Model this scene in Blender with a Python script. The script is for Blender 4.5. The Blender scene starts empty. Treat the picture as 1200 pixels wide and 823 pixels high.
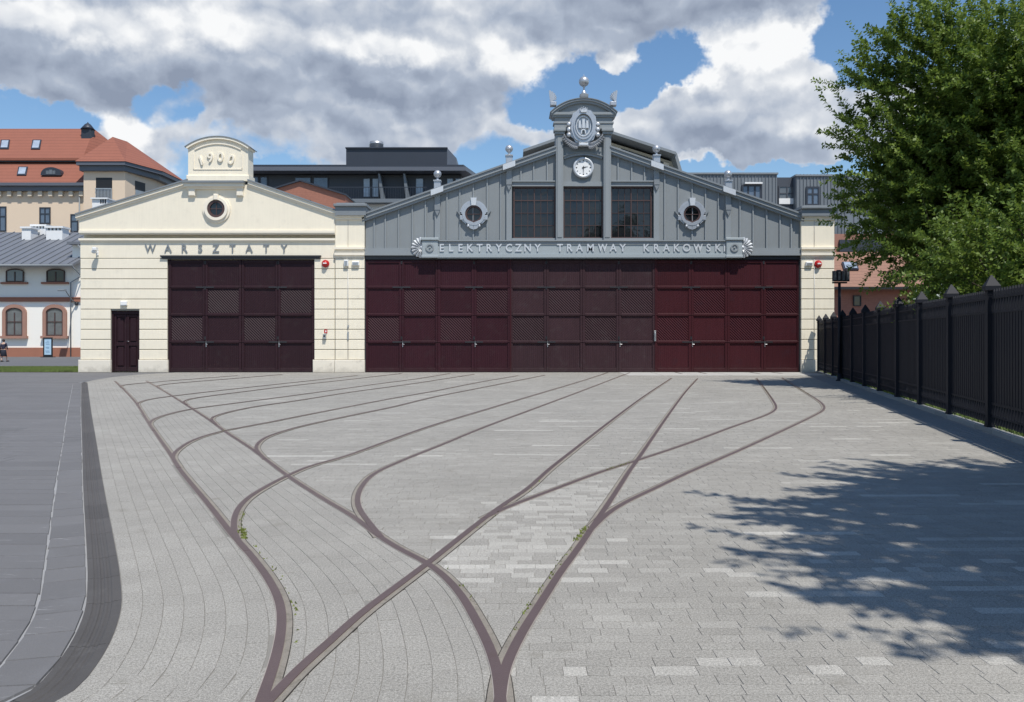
import bpy, math, random
import numpy as np
from mathutils import Vector, Matrix
random.seed(7); rng = np.random.default_rng(7)
PI = math.pi
scene = bpy.context.scene
COL = scene.collection
# ---------------------------------------------------------------- camera
FOC = 1000.0; EYE = 1.7; HOR = 397.0          # focal length in photo pixels (1200 wide), eye height, horizon row
cam_d = bpy.data.cameras.new('camera'); cam = bpy.data.objects.new('camera', cam_d); COL.objects.link(cam)
cam.location = (0, 0, EYE); cam.rotation_euler = (PI/2, 0, 0)
cam_d.sensor_width = 36; cam_d.lens = 30.0; cam_d.shift_y = -14.5/1200
cam_d.clip_start = 0.1; cam_d.clip_end = 3000
scene.camera = cam
# ---------------------------------------------------------------- sun and sky
SUNL = Vector((-0.24, 0.5, -1.0)).normalized()
sd = bpy.data.lights.new('sun', 'SUN'); sd.energy = 4.65; sd.angle = math.radians(0.53); sd.color = (1.0, 0.955, 0.88)
sun = bpy.data.objects.new('sun', sd); COL.objects.link(sun)
sun.rotation_euler = SUNL.to_track_quat('-Z', 'Y').to_euler(); sun.location = (20, -30, 60)
scene.view_settings.view_transform = 'Standard'; scene.view_settings.look = 'None'
scene.view_settings.exposure = 0.0; scene.view_settings.gamma = 1.0
scene.view_settings.use_curve_mapping = False
scene.cycles.max_bounces = 6; scene.cycles.diffuse_bounces = 3; scene.cycles.glossy_bounces = 3
scene.cycles.transmission_bounces = 4; scene.cycles.transparent_max_bounces = 6
try:
    scene.cycles.use_adaptive_sampling = True; scene.cycles.use_denoising = True
except Exception: pass

class NT:
    """small helper for building node trees"""
    def __init__(s, t): s.t = t
    def n(s, typ, **k):
        nd = s.t.nodes.new(typ)
        for a, v in k.items(): setattr(nd, a, v)
        return nd
    def put(s, sock, v):
        if hasattr(v, 'is_linked') or hasattr(v, 'links'): s.t.links.new(v, sock)
        elif isinstance(v, (tuple, list)) and len(v) == 3 and sock.type == 'RGBA': sock.default_value = (*v, 1)
        else: sock.default_value = v
    def math(s, op, a, b=0.0, c=None, clamp=False):
        nd = s.n('ShaderNodeMath', operation=op); nd.use_clamp = clamp
        s.put(nd.inputs[0], a); s.put(nd.inputs[1], b)
        if c is not None: s.put(nd.inputs[2], c)
        return nd.outputs[0]
    def vec(s, op, a, b=(0, 0, 0)):
        nd = s.n('ShaderNodeVectorMath', operation=op); s.put(nd.inputs[0], a); s.put(nd.inputs[1], b)
        return nd.outputs['Value'] if op in ('LENGTH', 'DOT_PRODUCT', 'DISTANCE') else nd.outputs[0]
    def noise(s, vec, scale, detail=4, rough=0.55, dist=0.0):
        nd = s.n('ShaderNodeTexNoise'); s.put(nd.inputs['Vector'], vec)
        nd.inputs['Scale'].default_value = scale; nd.inputs['Detail'].default_value = detail
        nd.inputs['Roughness'].default_value = rough; nd.inputs['Distortion'].default_value = dist
        return nd
    def ramp(s, fac, stops, interp='LINEAR'):
        nd = s.n('ShaderNodeValToRGB'); nd.color_ramp.interpolation = interp
        e = nd.color_ramp.elements
        while len(e) > len(stops): e.remove(e[-1])
        while len(e) < len(stops): e.new(0.5)
        for el, (p, c) in zip(e, stops): el.position = p; el.color = (*c, 1)
        s.put(nd.inputs[0], fac); return nd.outputs[0]
    def smooth(s, v, a, b, lo=0.0, hi=1.0):
        nd = s.n('ShaderNodeMapRange', interpolation_type='SMOOTHSTEP')
        s.put(nd.inputs[0], v)
        for i, q in zip((1, 2, 3, 4), (a, b, lo, hi)): nd.inputs[i].default_value = q
        return nd.outputs[0]
    def mix(s, fac, a, b, blend='MIX'):
        nd = s.n('ShaderNodeMix', data_type='RGBA', blend_type=blend)
        s.put(nd.inputs[0], fac); s.put(nd.inputs[6], a); s.put(nd.inputs[7], b); return nd.outputs[2]

world = bpy.data.worlds.new('World'); scene.world = world; world.use_nodes = True
wt = world.node_tree; wt.nodes.clear(); N = NT(wt)
sky = N.n('ShaderNodeTexSky', sky_type='NISHITA'); sky.sun_disc = False
sky.sun_elevation = math.radians(61); sky.sun_rotation = math.radians(154)
sky.air_density = 1.1; sky.dust_density = 0.15; sky.ozone_density = 3.0; sky.altitude = 200
tc = N.n('ShaderNodeTexCoord'); P = tc.outputs['Generated']
def skydir(px, py):
    v = Vector(((px-600)/FOC, 1.0, (HOR-py)/FOC)); return v.normalized()
warp = N.noise(P, 7.0, 6, 0.62)
wv = N.vec('MULTIPLY', N.vec('SUBTRACT', warp.outputs['Color'], (0.5, 0.5, 0.5)), (0.15, 0.15, 0.11))
PW = N.vec('ADD', P, wv)
def blob(px, py, rx, ry):
    """soft patch of cloud centred on one direction of the sky; radii in 1/1000 rad"""
    c = skydir(px, py)
    q = N.vec('MULTIPLY', N.vec('SUBTRACT', PW, tuple(c)), (1000/rx, 2.5, 1000/ry))
    return N.smooth(N.vec('LENGTH', q), 1.15, 0.45)
def total(items, base):
    acc = base
    for (px, py, rx, ry, w) in items: acc = N.math('MULTIPLY_ADD', blob(px, py, rx, ry), w, acc)
    return acc
PS = N.vec('MULTIPLY', P, (1.0, 1.0, 1.5))
f1 = N.noise(PS, 3.2, 7, 0.55, 0.0).outputs['Fac']
def puff(vec):
    """rounded cauliflower relief from two sizes of cells"""
    out = None
    for sc, wgt in ((16.0, .62), (38.0, .38)):
        vo = N.n('ShaderNodeTexVoronoi', feature='F1'); N.put(vo.inputs['Vector'], vec); vo.inputs['Scale'].default_value = sc
        t_ = N.math('MULTIPLY', N.math('SUBTRACT', 0.55, vo.outputs['Distance']), wgt)
        out = t_ if out is None else N.math('ADD', out, t_)
    return out
w3 = N.vec('ADD', PS, N.vec('MULTIPLY', N.vec('SUBTRACT', N.noise(P, 22.0, 4, .6).outputs['Color'], (.5, .5, .5)), (.05, .05, .05)))
g0 = puff(w3); g1 = puff(N.vec('ADD', w3, (0.010, 0.0, 0.020)))
fw = N.noise(PS, 26.0, 7, 0.62).outputs['Fac']
cover = [(250, 45, 520, 92, .66), (500, 115, 250, 90, .6), (110, 70, 320, 75, .5), (150, 165, 62, 48, .55), (45, 122, 30, 12, .3), (215, 130, 34, 24, .4), (380, 165, 150, 50, .5), (500, 172, 120, 40, .5),
         (820, -20, 300, 62, .66), (560, 30, 170, 60, .35), (885, 90, 112, 80, .95), (855, 158, 170, 48, .8), (735, 172, 100, 40, .55), (650, 180, 100, 30, .4), (735, 66, 42, 22, 1.0), (980, 140, 80, 60, .55), (820, 200, 30, 9, .5), (1120, 120, 90, 120, .45),
         (20, 120, 95, 24, -1.0), (195, 120, 46, 30, -1.0), (330, 165, 70, 20, -.35), (655, 106, 105, 64, -1.35), (788, 82, 60, 50, -1.0), (900, 204, 150, 15, -.7),
         (560, 188, 110, 24, -.9), (1060, 18, 110, 60, -1.2), (320, 196, 60, 18, -.5), (1010, 60, 30, 60, -.35)]
dens = total(cover, N.math('MULTIPLY_ADD', N.math('SUBTRACT', f1, 0.5), 1.25, -0.08))
dens = N.math('MULTIPLY_ADD', g0, 0.36, dens)
dens = N.math('MULTIPLY_ADD', N.math('SUBTRACT', fw, 0.5), 0.30, dens)
mask = N.smooth(dens, -0.03, 0.40)
# brightness of the cloud: relief towards the sun, thick grey bases
br_items = [(880, 50, 90, 30, .46), (800, 100, 50, 24, .46), (930, 75, 50, 40, .25), (855, 108, 60, 30, .12), (430, 58, 95, 24, .30), (120, 22, 190, 24, .28), (590, 70, 60, 26, .28), (540, 20, 60, 30, .16), (260, 20, 60, 30, .18), (215, 128, 34, 18, .2), (740, 66, 40, 20, .25), (370, 128, 60, 14, .1), (475, 130, 60, 14, .12), (960, 120, 40, 40, .15),
            (150, 150, 34, 30, .45), (820, 198, 30, 9, .4), (260, 112, 360, 34, -.20), (520, 105, 170, 24, -.16), (810, 12, 260, 34, -.26), (840, 178, 130, 28, -.18), (60, 70, 120, 30, -.08)]
rel = N.math('MULTIPLY', N.math('SUBTRACT', g0, g1), .62)
bri = N.math('ADD', N.math('MULTIPLY_ADD', N.math('SUBTRACT', f1, 0.5), 0.55, 0.47), rel)
bri = N.math('MULTIPLY_ADD', N.math('SUBTRACT', fw, 0.5), 0.16, bri)
bri = total(br_items, bri)
edge = N.smooth(dens, 0.50, 0.05, 0.0, 0.14)
bri = N.math('ADD', bri, edge)
ccol = N.ramp(bri, [(0.05, (.27, .32, .42)), (0.36, (.41, .47, .575)), (0.62, (.63, .67, .735)), (0.88, (.93, .94, .95))])
csc = N.vec('SCALE', ccol); csc.node.inputs['Scale'].default_value = 8.5; ccol = csc
hs = N.n('ShaderNodeHueSaturation'); N.put(hs.inputs['Color'], sky.outputs[0]); hs.inputs['Saturation'].default_value = 1.12; hs.inputs['Value'].default_value = 1.08
mixc = N.mix(mask, hs.outputs[0], ccol)
bg = N.n('ShaderNodeBackground'); N.put(bg.inputs[0], mixc); bg.inputs[1].default_value = 0.12
wo = N.n('ShaderNodeOutputWorld'); wt.links.new(bg.outputs[0], wo.inputs[0])
world.cycles.sampling_method = 'MANUAL'; world.cycles.sample_map_resolution = 512

# ---------------------------------------------------------------- materials
MATS = {}
def mat(name, base, rough=0.8, var=0.12, vscale=1.5, bump=0.0, bscale=60, metal=0.0, fine=0.0, streak=0.0, rnd=0.0, spec=0.5, dirt=None, dirt_amt=0.35, wave=None, splash=0, scratch=0):
    m = bpy.data.materials.new(name); m.use_nodes = True; t = m.node_tree; t.nodes.clear(); n = NT(t)
    out = n.n('ShaderNodeOutputMaterial'); b = n.n('ShaderNodeBsdfPrincipled'); t.links.new(b.outputs[0], out.inputs[0])
    geo = n.n('ShaderNodeNewGeometry'); pos = geo.outputs['Position']
    nz = n.noise(pos, vscale, 6, 0.6).outputs['Fac']
    k = n.math('MULTIPLY_ADD', n.math('SUBTRACT', nz, 0.5), var*2.4, 1.0)
    if streak:
        st = n.noise(n.vec('MULTIPLY', pos, (9.0, 9.0, 0.55)), 1.0, 5, 0.6).outputs['Fac']
        k = n.math('MULTIPLY', k, n.math('MULTIPLY_ADD', n.math('SUBTRACT', st, 0.5), streak*2.4, 1.0))
    if fine:
        fn = n.noise(pos, bscale*1.7, 3, 0.7).outputs['Fac']
        k = n.math('MULTIPLY', k, n.math('MULTIPLY_ADD', n.math('SUBTRACT', fn, 0.5), fine*2.4, 1.0))
    if rnd:
        oi = n.n('ShaderNodeObjectInfo')
        k = n.math('MULTIPLY', k, n.math('MULTIPLY_ADD', n.math('SUBTRACT', oi.outputs['Random'], 0.5), rnd*2, 1.0))
    c = n.vec('SCALE', tuple(base)); 
    sc_ = c.node; n.put(sc_.inputs['Scale'], k)
    if dirt:
        dz = n.smooth(n.noise(pos, vscale*2.3, 7, 0.65).outputs['Fac'], 0.52, 0.75, 0, dirt_amt)
        c = n.mix(dz, c, tuple(dirt))
    if splash:    # mud splashed up the foot of a wall, uneven
        sz = n.n('ShaderNodeSeparateXYZ'); n.put(sz.inputs[0], pos)
        hgt = n.math('MULTIPLY_ADD', n.math('SUBTRACT', n.noise(pos, 3.5, 6, .7).outputs['Fac'], .5), -.9, sz.outputs[2])
        c = n.mix(n.smooth(hgt, .38, -.05, 0, splash), c, tuple(q*.4+o for q, o in zip(base, (.05, .045, .038))))
    if scratch:   # short pale scuffs and mortar smears
        sn = n.noise(n.vec('MULTIPLY', n.vec('ADD', pos, n.vec('SCALE', n.noise(pos, .8, 2).outputs['Color'])), (1.6, 11.0, 1.0)), 1.4, 8, .75).outputs['Fac']
        c = n.mix(n.smooth(sn, .60, .70, 0, scratch), c, (.42, .42, .42))
    if wave:      # courses of tiles or bricks too far off to model one by one: (axis, period, darkness)
        ax, per, dk = wave
        sp = n.n('ShaderNodeSeparateXYZ'); n.put(sp.inputs[0], pos)
        fr = n.math('FRACT', n.math('DIVIDE', sp.outputs[ax], per))
        c = n.mix(n.smooth(fr, 0.16, 0.06, 0, dk), c, tuple(q*0.35 for q in base))
    n.put(b.inputs['Base Color'], c)
    b.inputs['Roughness'].default_value = rough; b.inputs['Metallic'].default_value = metal
    b.inputs['Specular IOR Level'].default_value = spec
    if bump:
        bn = n.n('ShaderNodeBump'); bn.inputs['Strength'].default_value = bump; bn.inputs['Distance'].default_value = 0.02
        n.put(bn.inputs['Height'], n.noise(pos, bscale, 5, 0.65).outputs['Fac']); t.links.new(bn.outputs[0], b.inputs['Normal'])
    MATS[name] = m; return m
M = MATS
mat('cream', (.84, .765, .615), .85, .05, .7, .2, 40, streak=.055, dirt=(.60, .55, .45), dirt_amt=.34)
mat('cream_plinth', (.76, .70, .59), .85, .05, 1.2, .25, 60, fine=.05, dirt=(.40, .36, .30), dirt_amt=.6, splash=.5)
mat('cream_trim', (.84, .768, .635), .8, .03, 1, .1, 50, dirt=(.55, .52, .45), dirt_amt=.25)
mat('joint_grey', (.33, .31, .26), .9, .05, 2)
mat('grey_paint', (.222, .240, .248), .55, .05, 1.1, .05, 50, streak=.05, rnd=.05)
mat('grey_trim', (.248, .270, .282), .5, .05, 1.3, .05, 50, streak=.04)
mat('grey_sign', (.33, .37, .385), .5, .04, 2, .05, 60)
mat('silver', (.46, .475, .50), .38, .10, 6, .12, 30, metal=.55)
mat('silver_light', (.60, .62, .64), .42, .05, 6, .05, 30, metal=.25)
mat('lead_cap', (.20, .22, .235), .5, .08, 2, .05, 30, streak=.08)
mat('steel_dark', (.028, .028, .032), .45, .1, 3)
mat('gate_brown', (.028, .0115, .016), .55, .10, .9, .1, 70, streak=.16, rnd=.10, dirt=(.045, .034, .034), dirt_amt=.35, splash=.22, spec=.2)
mat('gate_wine', (.036, .0090, .0145), .55, .10, .9, .1, 70, streak=.16, rnd=.10, dirt=(.045, .03, .032), dirt_amt=.3, splash=.22, spec=.2)
mat('gate_faded', (.040, .0190, .0235), .62, .14, .9, .1, 70, streak=.22, rnd=.10, dirt=(.060, .044, .046), dirt_amt=.5, splash=.22, spec=.2)
mat('gate_red', (.047, .0100, .0138), .48, .12, .8, .1, 70, streak=.18, rnd=.12, dirt=(.036, .014, .02), dirt_amt=.5, splash=.22, spec=.2)
mat('window_brown', (.075, .042, .038), .5, .1, 5)
mat('concrete', (.42, .41, .385), .9, .08, 1.2, .25, 50, fine=.06, dirt=(.30, .285, .26))
mat('kerb_concrete', (.27, .27, .26), .9, .12, 1.5, .3, 60, fine=.1, rnd=.1)
mat('asphalt', (.125, .127, .133), .92, .12, .35, .4, 70, fine=.2, dirt=(.19, .19, .185), dirt_amt=.3)
mat('ground_grey', (.145, .147, .155), .92, .10, .2, .3, 40, fine=.12)
mat('bedding', (.225, .214, .193), .95, .1, 2, .3, 70, fine=.15)
mat('mortar', (.30, .305, .315), .95, .14, 2.5, .4, 80, fine=.15)
mat('channel_stone', (.088, .082, .079), .8, .16, 1.6, .5, 110, fine=.22, rnd=.12, dirt=(.16, .155, .15), dirt_amt=.3)
mat('rail_steel', (.150, .103, .096), .42, .12, 3, .15, 90, metal=.35, fine=.1, dirt=(.13, .085, .07), dirt_amt=.5)
mat('rail_dirt', (.285, .255, .215), .95, .22, 5, .8, 90, fine=.3, dirt=(.10, .09, .06), dirt_amt=.6)
mat('rust_edge', (.33, .295, .27), .9, .2, 6, .4, 90, fine=.2)
mat('dark_gap', (.035, .03, .025), .95, .2, 8)
mat('fence_black', (.0095, .0105, .0165), .62, .15, 2, .05, 50, rnd=.15, spec=.3)
mat('white_plaster', (.90, .865, .79), .85, .03, .4)
mat('grey_plaster', (.55, .53, .50), .85, .04, .4)
mat('brick_trim', (.36, .155, .10), .85, .08, .8, .1, 20, fine=.1, wave=(2, .085, .4))
mat('sandstone_red', (.36, .20, .15), .85, .1, 1.5)
mat('zinc_roof', (.150, .160, .180), .5, .08, .5, rnd=.05)
mat('peach_plaster', (.72, .575, .43), .85, .04, .3)
mat('peach_shade', (.60, .52, .41), .85, .04, .3)
mat('tile_orange', (.26, .092, .058), .8, .10, .6, wave=(2, .52, .55), fine=.1, bscale=3)
mat('tile_brown', (.27, .145, .10), .8, .14, .6, wave=(2, .26, .5), fine=.25, bscale=3)
mat('brick_orange', (.34, .145, .098), .85, .14, .8, wave=(2, .16, .25), fine=.2, bscale=4)
mat('brick_far', (.33, .165, .12), .85, .12, .8, wave=(2, .14, .3), fine=.15, bscale=4)
mat('navy_metal', (.030, .036, .050), .45, .1, .5, streak=.1)
mat('navy_metal_light', (.11, .12, .145), .42, .08, .5)
mat('panel_grey', (.155, .175, .195), .5, .05, .4)
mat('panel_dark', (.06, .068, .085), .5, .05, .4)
mat('beige_wall', (.50, .455, .36), .85, .05, .4)
mat('white_paint', (.78, .78, .77), .6, .04, 2)
mat('red_plastic', (.48, .012, .015), .35, .05, 5)
mat('black', (.012, .012, .014), .5, .1, 5)
mat('poster_blue', (.42, .60, .74), .5, .06, 3)
mat('poster_print', (.12, .20, .32), .6, .05, 3)
mat('galvanised', (.42, .43, .44), .4, .1, 3, metal=.6)
mat('bark', (.085, .067, .050), .95, .2, 4, .8, 25)
mat('skin', (.55, .36, .27), .6, .03, 9)
mat('hair', (.03, .02, .015), .7, .1, 9)
mat('coat_navy', (.022, .022, .045), .85, .1, 9)
mat('skirt_dark', (.015, .018, .03), .85, .1, 9)
mat('bag_black', (.02, .018, .02), .6, .1, 9)
mat('slab_blue', (.143, .140, .141), .75, .10, .8, .3, 80, fine=.14, rnd=.08, dirt=(.175, .175, .18), dirt_amt=.5, scratch=.55)
mat('strip_dark', (.225, .222, .215), .85, .12, .8, .3, 80, fine=.14)
mat('grass', (.13, .18, .045), .8, .5, .6)
mat('soil', (.08, .075, .04), .95, .2, 2)
mat('weed', (.16, .19, .04), .8, .35, 9)
def glass(name, base=(.012, .014, .018), rough=.04, spec=.6):
    m = bpy.data.materials.new(name); m.use_nodes = True; b = m.node_tree.nodes['Principled BSDF']
    n = NT(m.node_tree); geo = n.n('ShaderNodeNewGeometry')
    k = n.math('MULTIPLY_ADD', n.noise(geo.outputs['Position'], 1.3, 4).outputs['Fac'], 1.0, .5)
    c = n.vec('SCALE', base); n.put(c.node.inputs['Scale'], k); n.put(b.inputs['Base Color'], c)
    b.inputs['Roughness'].default_value = rough; b.inputs['Specular IOR Level'].default_value = spec
    bn = n.n('ShaderNodeBump'); bn.inputs['Strength'].default_value = .08; bn.inputs['Distance'].default_value = .05
    n.put(bn.inputs['Height'], n.noise(geo.outputs['Position'], 2.2, 2).outputs['Fac']); m.node_tree.links.new(bn.outputs[0], b.inputs['Normal'])
    MATS[name] = m
glass('glass_dark'); glass('glass_blue', (.10, .13, .18), .08, .9); glass('glass_pale', (.34, .39, .46), .1, .8); glass('glass_grey', (.12, .13, .14), .1, .7)
def paver_mat():
    m = bpy.data.materials.new('paver'); m.use_nodes = True; t = m.node_tree; b = t.nodes['Principled BSDF']; n = NT(t)
    at = n.n('ShaderNodeAttribute', attribute_name='tone')
    geo = n.n('ShaderNodeNewGeometry'); pos = geo.outputs['Position']
    c = n.ramp(at.outputs['Fac'], [(0.0, (.21, .199, .178)), (.5, (.298, .284, .256)), (1.0, (.44, .422, .384))])
    g = n.noise(pos, 150, 2, 0.9).outputs['Fac']; g2 = n.noise(pos, 70, 3, 0.8).outputs['Fac']
    k = n.math('MULTIPLY_ADD', n.math('SUBTRACT', g, .5), 2.2, 1.0)
    k = n.math('MULTIPLY', k, n.math('MULTIPLY_ADD', n.math('SUBTRACT', g2, .5), 2.0, 1.0))
    big = n.noise(pos, .55, 6, .62).outputs['Fac']
    k = n.math('MULTIPLY', k, n.math('MULTIPLY_ADD', n.math('SUBTRACT', big, .5), .45, 1.0))
    v = n.n('ShaderNodeVectorMath', operation='SCALE'); n.put(v.inputs[0], c); n.put(v.inputs['Scale'], k)
    st = n.smooth(n.noise(pos, 1.7, 7, .7).outputs['Fac'], .57, .74, 0, .5)
    n.put(b.inputs['Base Color'], n.mix(st, v.outputs[0], (.17, .155, .125)))
    b.inputs['Roughness'].default_value = .85; b.inputs['Specular IOR Level'].default_value = .3
    bn = n.n('ShaderNodeBump'); bn.inputs['Strength'].default_value = .5; bn.inputs['Distance'].default_value = .006
    n.put(bn.inputs['Height'], g2); t.links.new(bn.outputs[0], b.inputs['Normal'])
    MATS['paver'] = m
paver_mat()
def leaf_mat(name, lo, mid, hi, trans=.35):
    m = bpy.data.materials.new(name); m.use_nodes = True; t = m.node_tree; t.nodes.clear(); n = NT(t)
    out = n.n('ShaderNodeOutputMaterial'); at = n.n('ShaderNodeAttribute', attribute_name='tone')
    c = n.ramp(at.outputs['Fac'], [(0.0, lo), (.5, mid), (1.0, hi)])
    b = n.n('ShaderNodeBsdfPrincipled'); n.put(b.inputs['Base Color'], c); b.inputs['Roughness'].default_value = .45; b.inputs['Specular IOR Level'].default_value = .35
    tr = n.n('ShaderNodeBsdfTranslucent'); n.put(tr.inputs[0], n.mix(.5, c, (.16, .22, .03)))
    mx = n.n('ShaderNodeMixShader'); mx.inputs[0].default_value = trans
    t.links.new(b.outputs[0], mx.inputs[1]); t.links.new(tr.outputs[0], mx.inputs[2]); t.links.new(mx.outputs[0], out.inputs[0])
    MATS[name] = m
leaf_mat('leaf', (.085, .140, .026), (.165, .245, .045), (.28, .35, .095), .42)

# ---------------------------------------------------------------- mesh helpers
WP = {}                                        # world position of every parent object
def wp(o): return WP.get(o.name, Vector((0, 0, 0))) if o is not None else Vector((0, 0, 0))
def tag(o, label=None, cat=None, group=None, kind=None):
    if label: o['label'] = label
    if cat: o['category'] = cat
    if group: o['group'] = group
    if kind: o['kind'] = kind
    return o
def empty(name, loc, label=None, cat=None, group=None, kind=None):
    o = bpy.data.objects.new(name, None); o.empty_display_size = .2; COL.objects.link(o); o.location = loc
    WP[o.name] = Vector(loc); return tag(o, label, cat, group, kind)
class MB:
    def __init__(s): s.v = []; s.f = []; s.sm = []
    def add(s, vs, fs, smooth=False):
        b = len(s.v); s.v += [tuple(q) for q in vs]; s.f += [tuple(i+b for i in f) for f in fs]; s.sm += [smooth]*len(fs); return s
    def box(s, x0, x1, y0, y1, z0, z1):
        x0, x1 = sorted((x0, x1)); y0, y1 = sorted((y0, y1)); z0, z1 = sorted((z0, z1))
        return s.add([(x0,y0,z0),(x1,y0,z0),(x1,y1,z0),(x0,y1,z0),(x0,y0,z1),(x1,y0,z1),(x1,y1,z1),(x0,y1,z1)],
                     [(0,3,2,1),(4,5,6,7),(0,1,5,4),(1,2,6,5),(2,3,7,6),(3,0,4,7)])
    def cbox(s, x0, x1, y0, y1, z0, z1, b=.01):
        """box whose front (low y) edges are chamfered"""
        x0, x1 = sorted((x0, x1)); y0, y1 = sorted((y0, y1)); z0, z1 = sorted((z0, z1)); b = min(b, (x1-x0)*.3, (z1-z0)*.3, (y1-y0)*.5)
        return s.add([(x0,y1,z0),(x1,y1,z0),(x1,y1,z1),(x0,y1,z1),(x0,y0+b,z0),(x1,y0+b,z0),(x1,y0+b,z1),(x0,y0+b,z1),
                      (x0+b,y0,z0+b),(x1-b,y0,z0+b),(x1-b,y0,z1-b),(x0+b,y0,z1-b)],
                     [(0,3,2,1),(0,1,5,4),(1,2,6,5),(2,3,7,6),(3,0,4,7),(4,5,9,8),(5,6,10,9),(6,7,11,10),(7,4,8,11),(8,9,10,11)])
    def prism(s, pts, y0, y1):
        """polygon in x,z pushed from y0 (front) to y1"""
        a = sum(pts[i][0]*pts[(i+1) % len(pts)][1]-pts[(i+1) % len(pts)][0]*pts[i][1] for i in range(len(pts)))
        if a < 0: pts = pts[::-1]
        n = len(pts)
        return s.add([(x, y0, z) for x, z in pts]+[(x, y1, z) for x, z in pts],
                     [tuple(range(n)), tuple(range(2*n-1, n-1, -1))]+[(i, i+n, (i+1) % n+n, (i+1) % n) for i in range(n)])
    def hprism(s, pts, z0, z1):
        a = sum(pts[i][0]*pts[(i+1) % len(pts)][1]-pts[(i+1) % len(pts)][0]*pts[i][1] for i in range(len(pts)))
        if a < 0: pts = pts[::-1]
        n = len(pts)
        return s.add([(x, y, z0) for x, y in pts]+[(x, y, z1) for x, y in pts],
                     [tuple(range(n-1, -1, -1)), tuple(range(n, 2*n))]+[(i, (i+1) % n, (i+1) % n+n, i+n) for i in range(n)])
    def tube(s, path, r, n=8, cap=True):
        path = [Vector(p) for p in path]; rs = r if isinstance(r, (list, tuple)) else [r]*len(path); vs = []
        ref = None
        for i, p in enumerate(path):
            d = (path[min(i+1, len(path)-1)]-path[max(i-1, 0)]).normalized()
            if ref is None: ref = Vector((0, 0, 1)) if abs(d.z) < .9 else Vector((1, 0, 0))
            u = d.cross(ref).normalized(); w = u.cross(d).normalized(); ref = w
            for k in range(n):
                a = 2*PI*k/n; vs.append(p+(u*math.cos(a)+w*math.sin(a))*rs[i])
        fs = [(i*n+k, i*n+(k+1) % n, (i+1)*n+(k+1) % n, (i+1)*n+k) for i in range(len(path)-1) for k in range(n)]
        s.add(vs, fs, True)
        if cap:
            b = len(s.v)-len(vs); s.f += [tuple(b+k for k in range(n-1, -1, -1)), tuple(b+(len(path)-1)*n+k for k in range(n))]; s.sm += [False]*2
        return s
    def lathe(s, prof, c, n=20, axis='z'):
        """profile [(r, h)] turned about the axis through c"""
        vs = []
        for r, h in prof:
            for k in range(n):
                a = 2*PI*k/n; x, y = r*math.cos(a), r*math.sin(a)
                vs.append((c[0]+x, c[1]+y, c[2]+h) if axis == 'z' else (c[0]+x, c[1]-h, c[2]+y))
        fs = [(i*n+k, i*n+(k+1) % n, (i+1)*n+(k+1) % n, (i+1)*n+k) for i in range(len(prof)-1) for k in range(n)]
        s.add(vs, fs, True); b = len(s.v)-len(vs)
        s.f += [tuple(b+k for k in range(n-1, -1, -1)), tuple(b+(len(prof)-1)*n+k for k in range(n))]; s.sm += [False]*2
        return s
    def ball(s, c, r, n=20, sz=1.0):
        m = n//2
        return s.lathe([(max(.001, r*math.sin(PI*i/m)), -r*sz*math.cos(PI*i/m)) for i in range(m+1)], c, n)
    def arcband(s, cx, cz, r0, r1, a0, a1, y0, y1, n=24):
        """curved band in the x,z plane between radii r0,r1 (angles in degrees, 90 = up)"""
        o = [(cx+r1*math.cos(math.radians(a0+(a1-a0)*i/n)), cz+r1*math.sin(math.radians(a0+(a1-a0)*i/n))) for i in range(n+1)]
        q = [(cx+r0*math.cos(math.radians(a0+(a1-a0)*i/n)), cz+r0*math.sin(math.radians(a0+(a1-a0)*i/n))) for i in range(n+1)]
        for i in range(n): s.prism([o[i], o[i+1], q[i+1], q[i]], y0, y1)
        return s
    def build(s, name, m, parent=None, at=None, bevel=0):
        o0 = Vector(at) if at is not None else Vector((0, 0, 0)); w = wp(parent)
        me = bpy.data.meshes.new(name)
        if at is None: vs = [(v[0]-w.x, v[1]-w.y, v[2]-w.z) for v in s.v]; loc = (0, 0, 0); ww = w
        else: vs = s.v; loc = o0-w; ww = o0
        me.from_pydata(vs, [], s.f); me.polygons.foreach_set('use_smooth', s.sm); me.materials.append(M[m] if isinstance(m, str) else m)
        return link(name, me, parent, loc, ww)
def link(name, me, parent=None, loc=(0, 0, 0), ww=None):
    o = bpy.data.objects.new(name, me); COL.objects.link(o); o.parent = parent; o.location = loc
    WP[o.name] = Vector(ww) if ww is not None else wp(parent)+Vector(loc); return o
def share(name, src, parent, at):
    """another object with the mesh of src at a world place"""
    return link(name, src.data, parent, Vector(at)-wp(parent), Vector(at))
def npmesh(name, V, F, m, parent=None, tone=None, kind=None, smooth=False):
    """V (n,3), F (k,4 or 3); tone per face"""
    me = bpy.data.meshes.new(name); w = wp(parent); V = V-np.array(w)
    k = F.shape[1]; me.vertices.add(len(V)); me.vertices.foreach_set('co', V.astype(np.float32).ravel())
    me.loops.add(F.size); me.loops.foreach_set('vertex_index', F.astype(np.int32).ravel())
    me.polygons.add(len(F)); me.polygons.foreach_set('loop_start', np.arange(0, F.size, k, dtype=np.int32))
    me.polygons.foreach_set('use_smooth', np.full(len(F), smooth, bool))
    if tone is not None:
        at = me.attributes.new('tone', 'FLOAT', 'FACE'); at.data.foreach_set('value', tone.astype(np.float32))
    me.update(calc_edges=True); me.materials.append(M[m]); o = link(name, me, parent)
    if kind: o['kind'] = kind
    return o
_letters = {}
DG = None
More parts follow.
